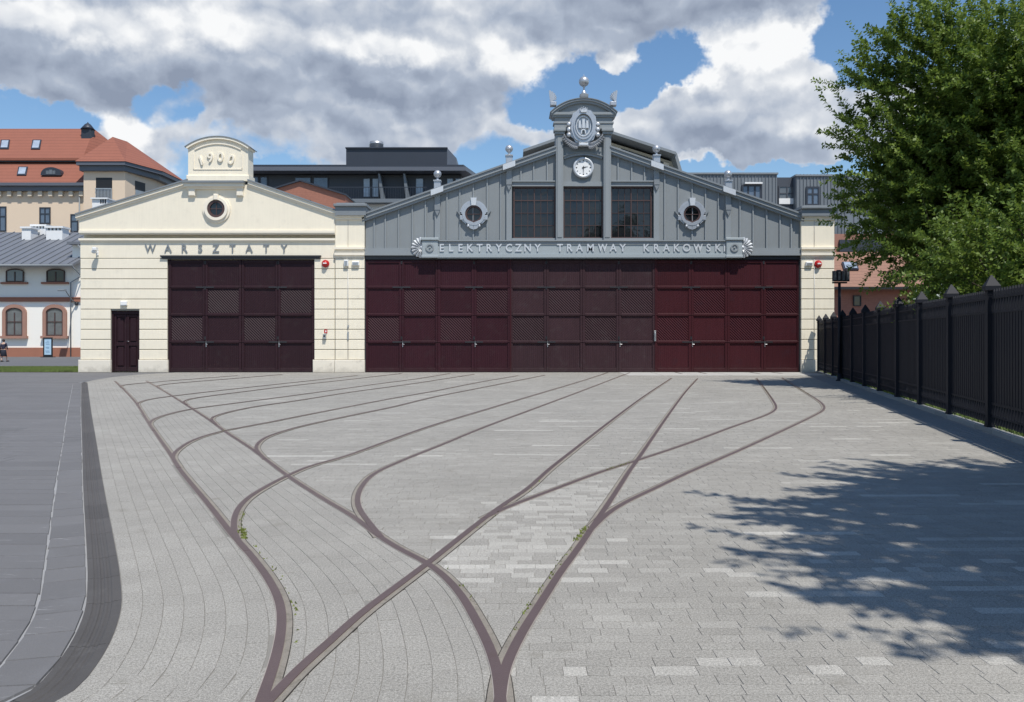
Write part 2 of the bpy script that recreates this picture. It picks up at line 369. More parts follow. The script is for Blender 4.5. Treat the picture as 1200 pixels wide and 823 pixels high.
def text_mesh(ch, size, ext, off=0.0):
    key = (ch, size, ext, off)
    if key not in _letters:
        cu = bpy.data.curves.new('letter', 'FONT'); cu.body = ch; cu.size = size; cu.extrude = ext; cu.offset = off; cu.resolution_u = 4
        cu.align_x = 'CENTER'; cu.align_y = 'BOTTOM_BASELINE' if False else 'CENTER'
        ob = bpy.data.objects.new('letter', cu); COL.objects.link(ob)
        me = bpy.data.meshes.new_from_object(ob.evaluated_get(bpy.context.evaluated_depsgraph_get()))
        bpy.data.objects.remove(ob); bpy.data.curves.remove(cu)
        me.transform(Matrix.Rotation(PI/2, 4, 'X')); me.materials.clear(); _letters[key] = me
    return _letters[key]
def letter(ch, size, ext, m, parent, at, off=0.0, name='letter', roll=0.0, wide=1.0):
    me = text_mesh(ch, size, ext, off)
    if not me.materials: me.materials.append(M[m])
    o = link(name, me, parent, Vector(at)-wp(parent)); o.rotation_euler = (0, roll, 0); o.scale = (wide, 1, 1); return o
# ground point seen at a photo pixel, facade point, point at a distance
def gp(px, py): d = FOC*EYE/(py-HOR); return ((px-600)/FOC*d, d)
D = 43.0; S = FOC/D
def FX(px): return (px-600)/S
def FZ(py): return EYE+(HOR-py)/S
def XZ(px, py, d): return ((px-600)*d/FOC, EYE+(HOR-py)*d/FOC)
# ================================================================ GROUND
b = MB(); b.add([(-900, -300, -.06), (900, -300, -.06), (900, 1200, -.06), (-900, 1200, -.06)], [(0, 1, 2, 3)])
tag(b.build('ground', 'ground_grey'), kind='structure')

def catmull(p, step=.08):
    p = [Vector((*q, 0)) for q in p]; p = [p[0]*2-p[1]]+p+[p[-1]*2-p[-2]]; out = []
    for i in range(1, len(p)-2):
        a, b_, c, d = p[i-1:i+3]; L = (c-b_).length; n = max(2, int(L/step))
        # centripetal knots keep short and long spans from overshooting
        t0 = 0; t1 = t0+max(1e-4, (b_-a).length)**.5; t2 = t1+max(1e-4, L)**.5; t3 = t2+max(1e-4, (d-c).length)**.5
        for k in range(n):
            t = t1+(t2-t1)*k/n
            A1 = a*((t1-t)/(t1-t0))+b_*((t-t0)/(t1-t0)); A2 = b_*((t2-t)/(t2-t1))+c*((t-t1)/(t2-t1)); A3 = c*((t3-t)/(t3-t2))+d*((t-t2)/(t3-t2))
            B1 = A1*((t2-t)/(t2-t0))+A2*((t-t0)/(t2-t0)); B2 = A2*((t3-t)/(t3-t1))+A3*((t-t1)/(t3-t1))
            out.append((B1*((t2-t)/(t2-t1))+B2*((t-t1)/(t2-t1))).xy)
    out.append(p[-2].xy); return out
def smooth_line(pts, rad=.5, step=.08):
    """even resample, then a moving average of about rad metres"""
    c = catmull(pts, step); L = [0]
    for i in range(1, len(c)): L.append(L[-1]+(c[i]-c[i-1]).length)
    n = max(4, int(L[-1]/step)); s = np.linspace(0, L[-1], n); X = np.interp(s, L, [q.x for q in c]); Y = np.interp(s, L, [q.y for q in c])
    k = int(rad/step)
    if k > 0 and n > 2*k+3:
        for _ in range(2):
            for A in (X, Y):
                e = np.concatenate([2*A[0]-A[1:k+1][::-1], A, 2*A[-1]-A[-k-1:-1][::-1]])
                cs = np.cumsum(np.insert(e, 0, 0)); A[:] = (cs[2*k+1:]-cs[:-2*k-1])/(2*k+1)
    return np.stack([X, Y], 1)
# lines read on the ground (photo pixels -> metres), from near to far
def L(px): return [gp(*q) for q in px]
kerb_px = [(142, 717), (141.7, 678), (135.5, 640), (125, 587), (120, 560), (113.5, 520), (107, 482), (102.5, 448)]
kerb_pts = [(-3.4, 2.0), (-2.6, 3.2)]+L([(69, 822.4), (117, 774.6)]+kerb_px)
A_px = [(306.5, 821), (314.5, 800), (324.5, 767), (330, 735.5), (329, 711), (320, 689), (305.5, 666.7), (288, 645), (271.7, 627), (246.7, 595), (210, 550), (202, 536.7), (187, 515), (175, 497.5), (160, 473.5), (149, 461), (141, 453), (134.5, 447)]
B_px = [(586, 822), (585.6, 800), (581.5, 782), (571, 753.5), (558, 729), (544.5, 704.5), (524.5, 680), (501, 661), (470, 645.5), (440, 626.5), (415, 607), (383, 588), (338, 559), (296.7, 528), (263.3, 505.8), (245, 492.5), (213, 471.7), (198.3, 462.5), (171, 446.5)]
C_px = [(318, 820), (343, 791), (381, 758), (419, 723), (461, 691), (501, 661), (540, 630), (568, 608), (590, 592), (617, 574), (643, 551), (670, 529.5), (716.7, 493), (753, 466), (786.7, 443.5)]
D_px = [(586, 822), (587, 800), (591, 785), (600, 764.6), (615.7, 735.7), (635.7, 704.5), (655.7, 673), (675, 647), (698, 613), (720, 580), (738, 552), (748, 538), (765, 513), (783, 487), (803, 460), (817.5, 444)]
E_px = [(289, 646.5), (277.8, 634), (274.3, 623), (274, 611), (279, 597), (291, 584), (311.7, 571), (337, 558), (363, 547), (401.7, 536), (458, 516), (506.7, 499), (566.7, 481), (620, 465), (681.7, 446.7), (711.7, 437)]
F_px = [(446, 630), (432, 613), (421, 597), (419, 583), (426.7, 567), (440, 555), (470, 541), (518, 521.7), (563, 503), (620, 481.7), (678, 460), (738, 437)]
G_px = [(568, 608), (590, 597), (613, 588), (656.7, 571.5), (698, 556), (738, 543), (758, 536.5), (786.7, 527), (818, 516), (858, 501), (890, 490), (901, 485.5), (908, 481), (909.5, 477), (906, 470), (896.7, 456.7), (886.7, 443.7)]
H_px = [(690, 624), (708, 606), (722, 596), (738, 587), (770, 572), (800, 557.5), (863, 530), (923, 502.5), (953, 488), (963, 482.5), (966, 478), (963, 473), (955, 467), (936.7, 455.7), (916.7, 443)]
J_px = [(209.4, 549), (202.6, 535.5), (211.7, 525), (230, 515), (260, 506), (316.7, 495), (366.7, 485), (458, 467.5), (506.7, 459), (560, 448.5), (606.7, 440.5)]
K_px = [(310, 539), (300, 526), (305, 517.5), (315, 511.7), (331.7, 506), (353, 500), (410, 487.5), (458, 477.7), (506.7, 466), (570, 453.5), (638, 440)]
L_px = [(180, 505), (175.5, 497), (180, 492), (193, 487), (223, 480), (278, 472.5), (330, 465.7), (386.7, 458), (440, 450.5), (490, 444), (526.7, 438)]
M_px = [(253, 498), (248, 491), (256.7, 486.5), (278, 481), (303, 476.3), (343, 470.6), (410, 460), (458, 453.5), (490, 449), (555, 439)]
N_px = [(163, 478), (161.5, 473.3), (166.7, 470.5), (180, 467.5), (206, 464), (278, 455.7), (360, 446.8), (418, 440.3)]
O_px = [(219, 475), (215.5, 471), (225, 467.5), (246.7, 464.3), (278, 460.3), (340, 452.6), (400, 446), (470, 438)]
P_px = [(145, 456.5), (141.7, 452.8), (147, 451.3), (170, 449), (206.7, 446), (278, 440.5)]
Q_px = [(188, 456.5), (184.5, 452.5), (192, 451), (213, 448.8), (278, 443.6), (330, 439.2)]
def near_ext(pts, d=2.2):
    (x0, y0), (x1, y1) = pts[0], pts[2]; t = (y0-d)/(y1-y0); return [(x0-(x1-x0)*t, d)]+pts
rails = [
 ('A', near_ext(L(A_px)), 1, 'leftmost rail of the yard, curving beside the paved strip and stone channel'),
 ('B', L(B_px)[:1] and near_ext(L(B_px)), 1, 'long rail crossing the yard from bottom centre up to the workshop gate'),
 ('C', near_ext(L(C_px)), 1, 'long rail running diagonally from bottom left up to the red hall gates'),
 ('D', near_ext(L(D_px)), -1, 'rail with weeds along it rising straight from the bottom centre fork'),
 ('E', L(E_px), 1, 'branch rail leaving the leftmost rail in a tight bend with weeds at its foot'),
 ('F', L(F_px), -1, 'branch rail bending sharply like a hook right of the long crossing rail'),
 ('G', L(G_px), -1, 'thin rail forking off right, inner one of the two sharp bends near the hall'),
 ('H', L(H_px), -1, 'outermost rail on the right, with the rounded bend closest to the fence'),
 ('J', L(J_px), 1, 'branch rail leaving the leftmost rail at mid yard, the second from the front'),
 ('K', L(K_px), 1, 'hooked branch of the long crossing rail, second one counted from the front'),
 ('L', L(L_px), 1, 'third branch rail of the leftmost rail, counted from the front'),
 ('M', L(M_px), 1, 'third hooked branch rail of the long crossing rail, counted from the front'),
 ('N', L(N_px), 1, 'fourth branch rail of the leftmost rail, running towards the cream pier'),
 ('O', L(O_px), 1, 'fourth hooked branch rail of the long crossing rail, counted from the front'),
 ('P', L(P_px), 1, 'farthest branch rail of the leftmost rail, close to the workshop gate'),
 ('Q', L(Q_px), 1, 'farthest hooked branch rail of the long crossing rail, close to the workshop gate')]
def offset_line(P_, o):
    t = np.gradient(P_, axis=0); t /= np.linalg.norm(t, axis=1)[:, None]; n = np.stack([t[:, 1], -t[:, 0]], 1)   # right-hand normal
    return P_+n*o
def ribbon(m, P_, o0, o1, z0, z1):
    a = offset_line(P_, o0); c = offset_line(P_, o1); n = len(P_)
    vs = [(*q, z1) for q in a]+[(*q, z1) for q in c]+[(*q, z0) for q in a]+[(*q, z0) for q in c]; fs = []
    for i in range(n-1):
        fs += [(i, i+n, i+n+1, i+1), (i, i+1, i+1+2*n, i+2*n), (i+n+1, i+n, i+3*n, i+3*n+1)]
    fs += [(0, 2*n, 3*n, n), (n-1, 2*n-1, 4*n-1, 3*n-1)]
    m.add(vs, fs); return m
RL = {}
for i, (k, pts, side, lab) in enumerate(rails):
    rad = .25 if k in 'GH' else .18
    P_ = smooth_line(pts, rad, .06 if k in 'ABCD' else .1); RL[k] = P_
    root = empty('tram_rail', (float(P_[0, 0]), float(P_[0, 1]), 0), lab, 'rail', 'rails set in the yard paving')
    dz = .0004*i
    a, c = (-.027, .029)
    if side > 0: g0, g1, e0, e1 = .029, .064, .064, .069
    else: g0, g1, e0, e1 = -.062, -.027, -.067, -.062
    ribbon(MB(), P_, a, c, -.04, .009+dz).build('rail_head', 'rail_steel', root)
    ribbon(MB(), P_, g0, g1, -.04, .0040+dz*.5).build('groove_filling', 'rail_dirt', root)
    ribbon(MB(), P_, e0, e1, -.04, .0034+dz).build('open_joint', 'dark_gap', root)
    q0, q1 = ((-.032, -.027) if side > 0 else (.029, .034))
    ribbon(MB(), P_, q0, q1, -.04, .0055+dz*.5).build('mortar_edge', 'rust_edge', root)
# short rail ends in the concrete threshold by the gates
apron_y = 37.6
def xat(P_, d):
    o = np.argsort(P_[:, 1]); return np.interp(d, P_[o, 1], P_[o, 0])
kerb = smooth_line(kerb_pts, .12, .08)
xA = lambda d: xat(RL['A'], d); xB = lambda d: xat(RL['B'], d); xC = lambda d: xat(RL['C'], d); xD = lambda d: xat(RL['D'], d); xK = lambda d: xat(kerb, d)
DC = gp(501, 661)[1]
def fence_x(d): return 8.87+(d-16.04)*.2427
# upper left border of the light paving: an arc from the channel's far end to the workshop gate
arc = smooth_line([gp(102.5, 447.8), gp(112, 445), (-15.4, 36.6), (-15.9, 38.6), (-15.6, 40.6), (-14.6, 43.0)], .2, .1)
arc = smooth_line([gp(102.5, 448), gp(117, 444.6), gp(140, 441.3), gp(165, 439), gp(200, 437)], .2, .1)
xArc = lambda d: xat(arc, d)
def left_border(d): return np.where(d < gp(0, 448)[1], xK(d), xArc(d))

# bedding under all the pavers
yy = np.arange(1.0, 43.6, .4); lb = left_border(yy); rb = fence_x(yy)-.75
V = np.concatenate([np.stack([lb-.02, yy, np.full_like(yy, -.004)], 1), np.stack([rb, yy, np.full_like(yy, -.004)], 1)]); n = len(yy)
F = np.array([(i, i+n, i+n+1, i+1) for i in range(n-1)])
paving = npmesh('paving', V, F, 'bedding'); paving['kind'] = 'structure'; WP['paving'] = Vector((0, 0, 0))

quads = []; tones = []
def add_quads(Q, T): quads.append(Q); tones.append(T)
def line_grid(guide, o_rng, width, length, keep, seed, s_rng=None):
    """courses that follow a curved guide line; corners are mapped so courses stay closed in bends"""
    r = np.random.default_rng(seed); t = np.gradient(guide, axis=0); seg = np.r_[0, np.cumsum(np.linalg.norm(np.diff(guide, axis=0), axis=1))]
    t /= np.linalg.norm(t, axis=1)[:, None]; nn = np.stack([t[:, 1], -t[:, 0]], 1)
    def at(s, o): return np.stack([np.interp(s, seg, guide[:, 0])+np.interp(s, seg, nn[:, 0])*o, np.interp(s, seg, guide[:, 1])+np.interp(s, seg, nn[:, 1])*o], 1)
    for k, o in enumerate(np.arange(o_rng[0], o_rng[1], width)):
        st = seg[0]+r.uniform(0, length); s = [st]
        while s[-1] < seg[-1]: s.append(s[-1]+length*r.uniform(.85, 1.15))
        s = np.array(s); a, c = s[:-1], s[1:]
        Q = np.stack([at(a, o), at(c, o), at(c, o+width), at(a, o+width)], 1)
        cen = Q.mean(1); m = keep(cen[:, 0], cen[:, 1]); Q = Q[m]; add_quads(Q, r.uniform(.44, .56, len(Q)))
hw = .10
line_grid(kerb, (.0, 2.2), .122, .215, lambda x, y: (x < xA(y)-.0) & (y > 1.2), 1)
line_grid(RL['A'], (.02, 3.2), .125, .25, lambda x, y: (x > xA(y)) & (x < np.minimum(xB(y), xC(y))) & (y > 1.2), 2)
line_grid(RL['B'], (-3.2, 0), .125, .25, lambda x, y: (x > xC(y)) & (x < xB(y)) & (y < DC) & (y > 1.2), 3)
# straight courses across the yard
r3 = np.random.default_rng(4); y = 1.0; row = 0
while y < 42.95:
    h = .118*r3.uniform(.96, 1.04); ym = y+h/2; l = float(left_border(np.array([ym]))[0]); rgt = float(fence_x(ym)-.75)
    if ym < gp(0, 448)[1]: l = float(xB(ym)) if ym < gp(0, 447)[1] else l
    n0 = int((rgt-l+.8)/.11)+2; kind_ = np.repeat(r3.choice(3, n0//3+1, p=[.42, .40, .18]), 3)[:n0]
    xs = l-.3+r3.uniform(0, .23)+np.concatenate([[0], np.cumsum(np.array([.232, .172, .116])[kind_]*r3.uniform(.94, 1.06, n0))]); xs = xs[xs < rgt+.3]; a = xs[:-1]; c = xs[1:].copy(); a = np.clip(a, l, rgt); c = np.clip(c, l, rgt)
    ok = (c-a) > .03; a, c = a[ok], c[ok]; tilt = lambda x: 0.012*x
    Q = np.stack([np.stack([a, y+tilt(a)], 1), np.stack([c, y+tilt(c)], 1), np.stack([c, y+h+tilt(c)], 1), np.stack([a, y+h+tilt(a)], 1)], 1)
    Q[..., 1] = np.minimum(Q[..., 1], 42.98); Q = Q[(Q[:, 2, 1]-Q[:, 0, 1]) > .05]
    cx, cy = Q.mean(1).T; rt = r3.normal(0, .03); T = r3.normal(.49+rt, .05, len(Q))
    # single and grouped lighter replacement stones
    run = r3.random(len(Q)) < (.020 if y < 7.5 else .010); 
    for s_ in np.where(run)[0]: T[s_:s_+int(r3.integers(1, 7))] += r3.uniform(.2, .5)
    patch = (cx > xC(cy)) & (cx < xD(cy)) & (cy > 6.35) & (cy < 10.2)
    T[patch & (r3.random(len(Q)) < .62)] += .24
    if 6.0 < y < 6.5 or 4.2 < y < 4.5: T[(r3.random(len(Q)) < .22)] += .33
    add_quads(Q, T); y += h; row += 1
Q = np.concatenate(quads); T = np.clip(np.concatenate(tones), 0, 1); N_ = len(Q)
def paver_geo(Q, gap=.0007, bev=.0013, z=0.0, depth=.0045, seed=5):
    r = np.random.default_rng(seed); out = []
    ea = Q[:, 1]-Q[:, 0]; la = np.linalg.norm(ea, axis=1)[:, None]; eb = Q[:, 3]-Q[:, 0]; lb_ = np.linalg.norm(eb, axis=1)[:, None]
    ea2 = Q[:, 2]-Q[:, 3]; eb2 = Q[:, 2]-Q[:, 1]
    u = ea/np.maximum(la, 1e-6); v = eb/np.maximum(lb_, 1e-6); u2 = ea2/np.maximum(np.linalg.norm(ea2, axis=1)[:, None], 1e-6); v2 = eb2/np.maximum(np.linalg.norm(eb2, axis=1)[:, None], 1e-6)
    def ins(g): return np.stack([Q[:, 0]+g*(u+v), Q[:, 1]+g*(-u+v2), Q[:, 2]-g*(u2+v2), Q[:, 3]+g*(u2-v)], 1)
    zt = z+r.normal(0, .0006, len(Q)); tx = r.normal(0, .0004, (len(Q), 4))
    bot = ins(gap); top = ins(gap+bev)
    zb = np.full((len(Q), 4), z-depth)
    Vb = np.concatenate([bot, zb[..., None]], 2); Vt = np.concatenate([top, (zt[:, None]+tx)[..., None]], 2)
    return np.concatenate([Vb, Vt], 1)                # (n,8,3)
def paver_faces(n):
    base = np.array([(4, 5, 6, 7), (0, 1, 5, 4), (1, 2, 6, 5), (2, 3, 7, 6), (3, 0, 4, 7)])
    return (base[None]+8*np.arange(n)[:, None, None]).reshape(-1, 4)
G8 = paver_geo(Q)
cen = Q.mean(1); inview = (np.abs(cen[:, 0]) < .6*cen[:, 1]+.05) & (cen[:, 1] > 4.0)
area_ok = (np.linalg.norm(Q[:, 1]-Q[:, 0], axis=1) > .15)
score = np.where(inview & area_ok, cen[:, 1], 1e9); near = np.argsort(score)[:300]
far = np.ones(N_, bool); far[near] = False
def oriented(Q):    # keep every quad facing up
    a = Q[:, 1]-Q[:, 0]; c = Q[:, 3]-Q[:, 0]; return (a[:, 0]*c[:, 1]-a[:, 1]*c[:, 0]) > 0
up = oriented(Q)
Gf = G8.copy(); flip = ~up; Gf[flip] = G8[flip][:, [1, 0, 3, 2, 5, 4, 7, 6]]
npmesh('pavers', Gf[far].reshape(-1, 3), paver_faces(far.sum()), 'paver', paving, np.repeat(T[far], 5), 'stuff')
for i in near:
    c = cen[i]; v = Gf[i].copy(); v[:, :2] -= c; me = bpy.data.meshes.new('paver'); me.from_pydata([tuple(q) for q in v], [], [tuple(f) for f in paver_faces(1).tolist()])
    at_ = me.attributes.new('tone', 'FLOAT', 'FACE'); at_.data.foreach_set('value', np.full(5, T[i], np.float32)); me.materials.append(M['paver'])
    link('paver', me, paving, (float(c[0]), float(c[1]), 0))
# concrete threshold in front of the hall gates, with short rail ends
b = MB(); xl, xr = FX(725), 14.9
cuts = [xl]+[xl+(xr-xl)*k/6 for k in range(1, 6)]+[xr]
th = empty('gate_threshold', (xl, apron_y, 0), kind='structure')
for a, c in zip(cuts[:-1], cuts[1:]): MB().box(a+.012, c-.012, 39.3, 42.98, -.05, .006+.001*(cuts.index(a) % 2)).build('threshold_slab', 'concrete', th)
for px in (795, 823, 884.5, 910.5):
    x = (px-600)/FOC*42.0; root = empty('rail_end', (x, 42, 0), {795: 'short rail end at the gates, first from the left', 823: 'short rail end at the gates, second from the left', 884.5: 'short rail end at the gates, third from the left', 910.5: 'short rail end at the gates, fourth from the left'}[px], 'rail', 'short rail ends at the hall gates')
    MB().box(x-.035, x+.035, 41.2, 42.99, -.04, .0135).build('rail_head', 'rail_steel', root)
    MB().box(x+.035, x+.09, 41.2, 42.99, -.04, .0095).build('groove_filling', 'rail_dirt', root)

# channel of dark ridged stones along the left edge
tN = np.gradient(kerb, axis=0); tN /= np.linalg.norm(tN, axis=1)[:, None]; segl = np.r_[0, np.cumsum(np.linalg.norm(np.diff(kerb, axis=0), axis=1))]
def koff(s, o):
    x = np.interp(s, segl, kerb[:, 0]); y_ = np.interp(s, segl, kerb[:, 1]); tx = np.interp(s, segl, tN[:, 0]); ty = np.interp(s, segl, tN[:, 1])
    l_ = math.hypot(tx, ty); return (x+ty/l_*o, y_-tx/l_*o)
chan = empty('drainage_channel', (*koff(2, -.12), 0), 'dark ridged stone channel curving along the left edge of the light paving', 'drain channel')
prof = [(-.212, -.002), (-.175, -.002), (-.166, -.008), (-.150, -.011), (-.143, -.007), (-.130, -.007), (-.123, -.013), (-.108, -.013), (-.101, -.008), (-.088, -.008), (-.080, -.012), (-.066, -.010), (-.058, -.004), (-.004, -.001)]
s = .05; k = 0; rr = random.Random(3)
while s < segl[-1]-.1:
    ln = rr.uniform(.62, .98); e = min(s+ln, segl[-1]); m_ = MB(); ns = max(2, int((e-s)/.16)); vs = []
    for i in range(ns+1):
        ss = s+.004+(e-s-.008)*i/ns
        for o, z in prof: vs.append((*koff(ss, o), z))
        vs.append((*koff(ss, -.004), -.05)); vs.append((*koff(ss, -.212), -.05))
    w_ = len(prof)+2; fs = [(i*w_+j, i*w_+(j+1) % w_, (i+1)*w_+(j+1) % w_, (i+1)*w_+j) for i in range(ns) for j in range(w_)]
    fs += [tuple(range(w_)), tuple(ns*w_+j for j in range(w_-1, -1, -1))]
    m_.add(vs, fs); m_.build('channel_stone', 'channel_stone', chan); s = e
# plaza of blue-grey slabs on the left with pale mortar
b = MB(); vs = []; 
for d in np.arange(1.0, 43.3, .4): vs += [(-60, d, -.016), (float(left_border(np.array([min(d, 42.8)]))[0])-(.22 if d < 34 else .0), d, -.016)]
n = len(vs)//2; b.add(vs, [(2*i, 2*i+1, 2*i+3, 2*i+2) for i in range(n-1)])
plaza = b.build('plaza', 'mortar'); plaza['kind'] = 'structure'
sq = []
s = .05; r5 = np.random.default_rng(8)
while s < segl[-1]-.05:
    e = s+r5.uniform(.3, .62); e = min(e, segl[-1]); sq.append([koff(s, -.492), koff(e, -.492), koff(e, -.219), koff(s, -.219)]); s = e
gd = np.array([koff(q, -.50) for q in np.arange(0, segl[-1], .1)])
xg = lambda d: float(xat(gd, d))
y = 1.2
while y < 42.9:
    h = r5.uniform(.26, .42) if y < 16 else r5.uniform(.5, .75); y1 = min(y+h, 43.0)
    if y < 34.3: x1a, x1b = xg(y), xg(y1)
    else: x1a = x1b = float(left_border(np.array([min((y+y1)/2, 42.9)]))[0])-.02
    if y < 34.3 and y1 > 34.3: x1b = x1a
    first = True; lo = -1.0*y-6
    while min(x1a, x1b) > lo:
        w = r5.uniform(.7, 1.25) if y < 16 else r5.uniform(1.4, 2.4)
        x0 = (x1a+x1b)/2-w; a0, b0 = (x0, x0)
        sq.append([(a0, y), (b0, y1), (x1b, y1), (x1a, y)]); x1a = x1b = x0
    y = y1
SQ = np.array(sq); up = oriented(SQ); SQ[~up] = SQ[~up][:, [1, 0, 3, 2]]
# irregular worn joints: every corner is shifted a little
SQ = SQ+r5.normal(0, .004, SQ.shape)
G = paver_geo(SQ, .0035, .003, -.004, .012, 9); cs = SQ.mean(1); iv = (np.abs(cs[:, 0]) < .62*cs[:, 1]+.3) & (cs[:, 1] > 3.9)
sc_ = np.where(iv, cs[:, 1], 1e9); nr = np.argsort(sc_)[:280]; fr = np.ones(len(SQ), bool); fr[nr] = False
npmesh('slabs', G[fr].reshape(-1, 3), paver_faces(fr.sum()), 'slab_blue', plaza, None, 'stuff')
for i in nr:
    v = G[i].copy(); v[:, :2] -= cs[i]; me = bpy.data.meshes.new('slab'); me.from_pydata([tuple(q) for q in v], [], [tuple(f) for f in paver_faces(1).tolist()])
    me.materials.append(M['slab_blue']); link('slab', me, plaza, (float(cs[i][0]), float(cs[i][1]), 0))
# dark strip and kerb at the foot of the fence
def fpt(d, o):   # point at distance d along the fence line, o metres to its left
    return (fence_x(d)-.972*o, d+.236*o)
strip = MB(); strip.hprism([fpt(1.0, .10), fpt(43.2, .10), fpt(43.0, .86), fpt(1.0, .86)], -.05, -.008)
st = strip.build('kerb_path', 'bedding'); st['kind'] = 'structure'
sg = []
for k in range(7):
    o = .12+k*.105; s = 1.2+(k % 2)*.1
    while s < 42.7: sg.append([fpt(s, o), fpt(s+.21, o), fpt(s+.21, o+.105), fpt(s, o+.105)]); s += .216
SG = np.array(sg); up = oriented(SG); SG[~up] = SG[~up][:, [1, 0, 3, 2]]
Gs = paver_geo(SG, .003, .004, 0.001, .012, 11); npmesh('small_setts', Gs.reshape(-1, 3), paver_faces(len(SG)), 'strip_dark', st, None, 'stuff')
kb = empty('fence_kerb', (fence_x(15), 15, 0), kind='structure'); s = 1.2
while s < 42.8:
    e = s+.98; MB().hprism([fpt(s, .115), fpt(e, .115), fpt(e, -.03), fpt(s, -.03)], -.1, .085).build('kerb_stone', 'kerb_concrete', kb); s += 1.0
# pavement and lawn far left, street in front of the buildings behind
tag(MB().box(-60, FX(91), 50.6, 84, -.059, -.004).build('pavement', 'asphalt'), kind='structure')
tag(MB().box(-60, FX(91), 43.6, 50.6, -.059, .0).build('lawn_soil', 'soil'), kind='structure')
tag(MB().hprism([(fence_x(1)+.05, 1), (fence_x(42.7)+.05, 42.7), (60, 42.7), (60, 1)], -.055, .0).build('garden_soil', 'soil'), kind='structure')
def grass(name, n, place, hmin, hmax, seed, label=None):
    r = np.random.default_rng(seed); X, Y, Z0 = place(r, n); n = len(X); a = r.uniform(0, 2*PI, n); h = r.uniform(hmin, hmax, n); w = r.uniform(.006, .012, n)*(1+4*hmax)
    lx, ly = r.normal(0, .35, n)*h, r.normal(0, .35, n)*h
    V = np.zeros((n, 3, 3)); V[:, 0] = np.stack([X-np.cos(a)*w, Y-np.sin(a)*w, Z0], 1); V[:, 1] = np.stack([X+np.cos(a)*w, Y+np.sin(a)*w, Z0], 1); V[:, 2] = np.stack([X+lx, Y+ly, Z0+h], 1)
    o = npmesh(name, V.reshape(-1, 3), np.arange(3*n).reshape(-1, 3), 'weed' if 'weed' in name else 'grass', None, None, 'stuff')
    if label: tag(o, label, 'grass' if 'weed' not in name else 'weeds')
    return o
grass('lawn_grass', 60000, lambda r, n: (r.uniform(-33, FX(91), n), r.uniform(43.6, 50.5, n), np.zeros(n)), .05, .12, 21, 'mown green lawn strip beside the left end of the workshop')
def behind_fence(r, n):
    d = 4+38*r.random(n)**1.4; o = -.05-r.random(n)**1.5*6; return fence_x(d)-.972*o, d+.236*o, np.zeros(n)
grass('garden_grass', 90000, behind_fence, .06, .20, 22, 'green grass showing under the black fence')
wsp = []
def wline(k, p0, p1, n, off):
    P_ = RL[k]; d0, d1 = sorted((gp(0, p0)[1], gp(0, p1)[1])); q = P_[(P_[:, 1] > d0) & (P_[:, 1] < d1)]
    for _ in range(n): c = q[rr.randrange(len(q))]; wsp.append((c[0]+off+rr.gauss(0, .012), c[1]+rr.gauss(0, .02)))
wline('E', 622, 634, 200, .07); wline('E', 600, 622, 40, .07); wline('D', 618, 634, 120, -.06); wline('D', 640, 765, 70, -.055); wline('G', 543, 552, 150, .0); wline('G', 452, 468, 200, .0); wline('H', 455, 463, 160, .0)
wline('A', 640, 760, 25, .09); wline('B', 660, 720, 12, .06); wline('C', 560, 660, 20, .06); wline('K', 500, 507, 10, 0); wline('J', 503, 507, 40, 0)
wsp = np.array(wsp)
grass('rail_weeds', len(wsp), lambda r, n: (wsp[:, 0], wsp[:, 1], np.zeros(n)), .006, .028, 23, 'yellow green weeds growing in the grooves beside the rails')
# ================================================================ FRONT BUILDINGS
def pxbox(m, a, c, t, bt, y0, y1, ch=0):
    """box given by its photo columns a..c and rows t..bt on the facade, y0 front, y1 back"""
    (m.cbox(FX(a), FX(c), y0, y1, FZ(bt), FZ(t), ch) if ch else m.box(FX(a), FX(c), y0, y1, FZ(bt), FZ(t))); return m
def pxpoly(pts): return [(FX(a), FZ(c)) for a, c in pts]
Y = D
# ---- workshop (cream, left)
ws = empty('workshop_building', (FX(242), Y, 0), 'cream plastered workshop hall with round gable window and large brown gate', 'building')
MB().prism(pxpoly([(94, 436.6), (94, 254), (257, 204), (393, 250), (393, 436.6)]), Y+.35, Y+26).build('wall', 'cream', ws)
# front skin around the openings
m_ = MB()
for (a, c, t, bt) in [(94, 196, 283, 364), (94, 129.5, 364, 436.5), (163, 196, 364, 436.5), (196, 368.3, 283, 304), (368.3, 393, 283, 436.5)]: pxbox(m_, a, c, t, bt, Y+.05, Y+.35)
m_.build('wall_face', 'joint_grey', ws)
pxbox(MB(), 94, 393, 283, 302.4, Y+.018, Y+.05).build('frieze', 'cream', ws)
rows_ = [303.6]+[303.4+11.83*k for k in range(1, 11)]
def courses(parent, spans, t, bt, y0=Y, y1=Y+.06):
    for a, c in spans: pxbox(MB(), a+.12, c-.12, t+.42, bt-.42, y0, y1, .014).build('plaster_course', 'cream', parent)
for i in range(10):
    t, bt = rows_[i] if i else 303.0, rows_[i+1]
    if bt < 364: sp = [(94, 196)]
    else: sp = [(94, 129.5), (163, 196)]
    courses(ws, sp+[(368.3, 392.3)], t, bt, Y+.004)
for a, c in ((92.2, 130.2), (162.6, 197.2), (366.8, 392.4)): pxbox(MB(), a, c, 421.8, 436.6, Y-.07, Y+.08, .02).build('plinth', 'cream_plinth', ws)
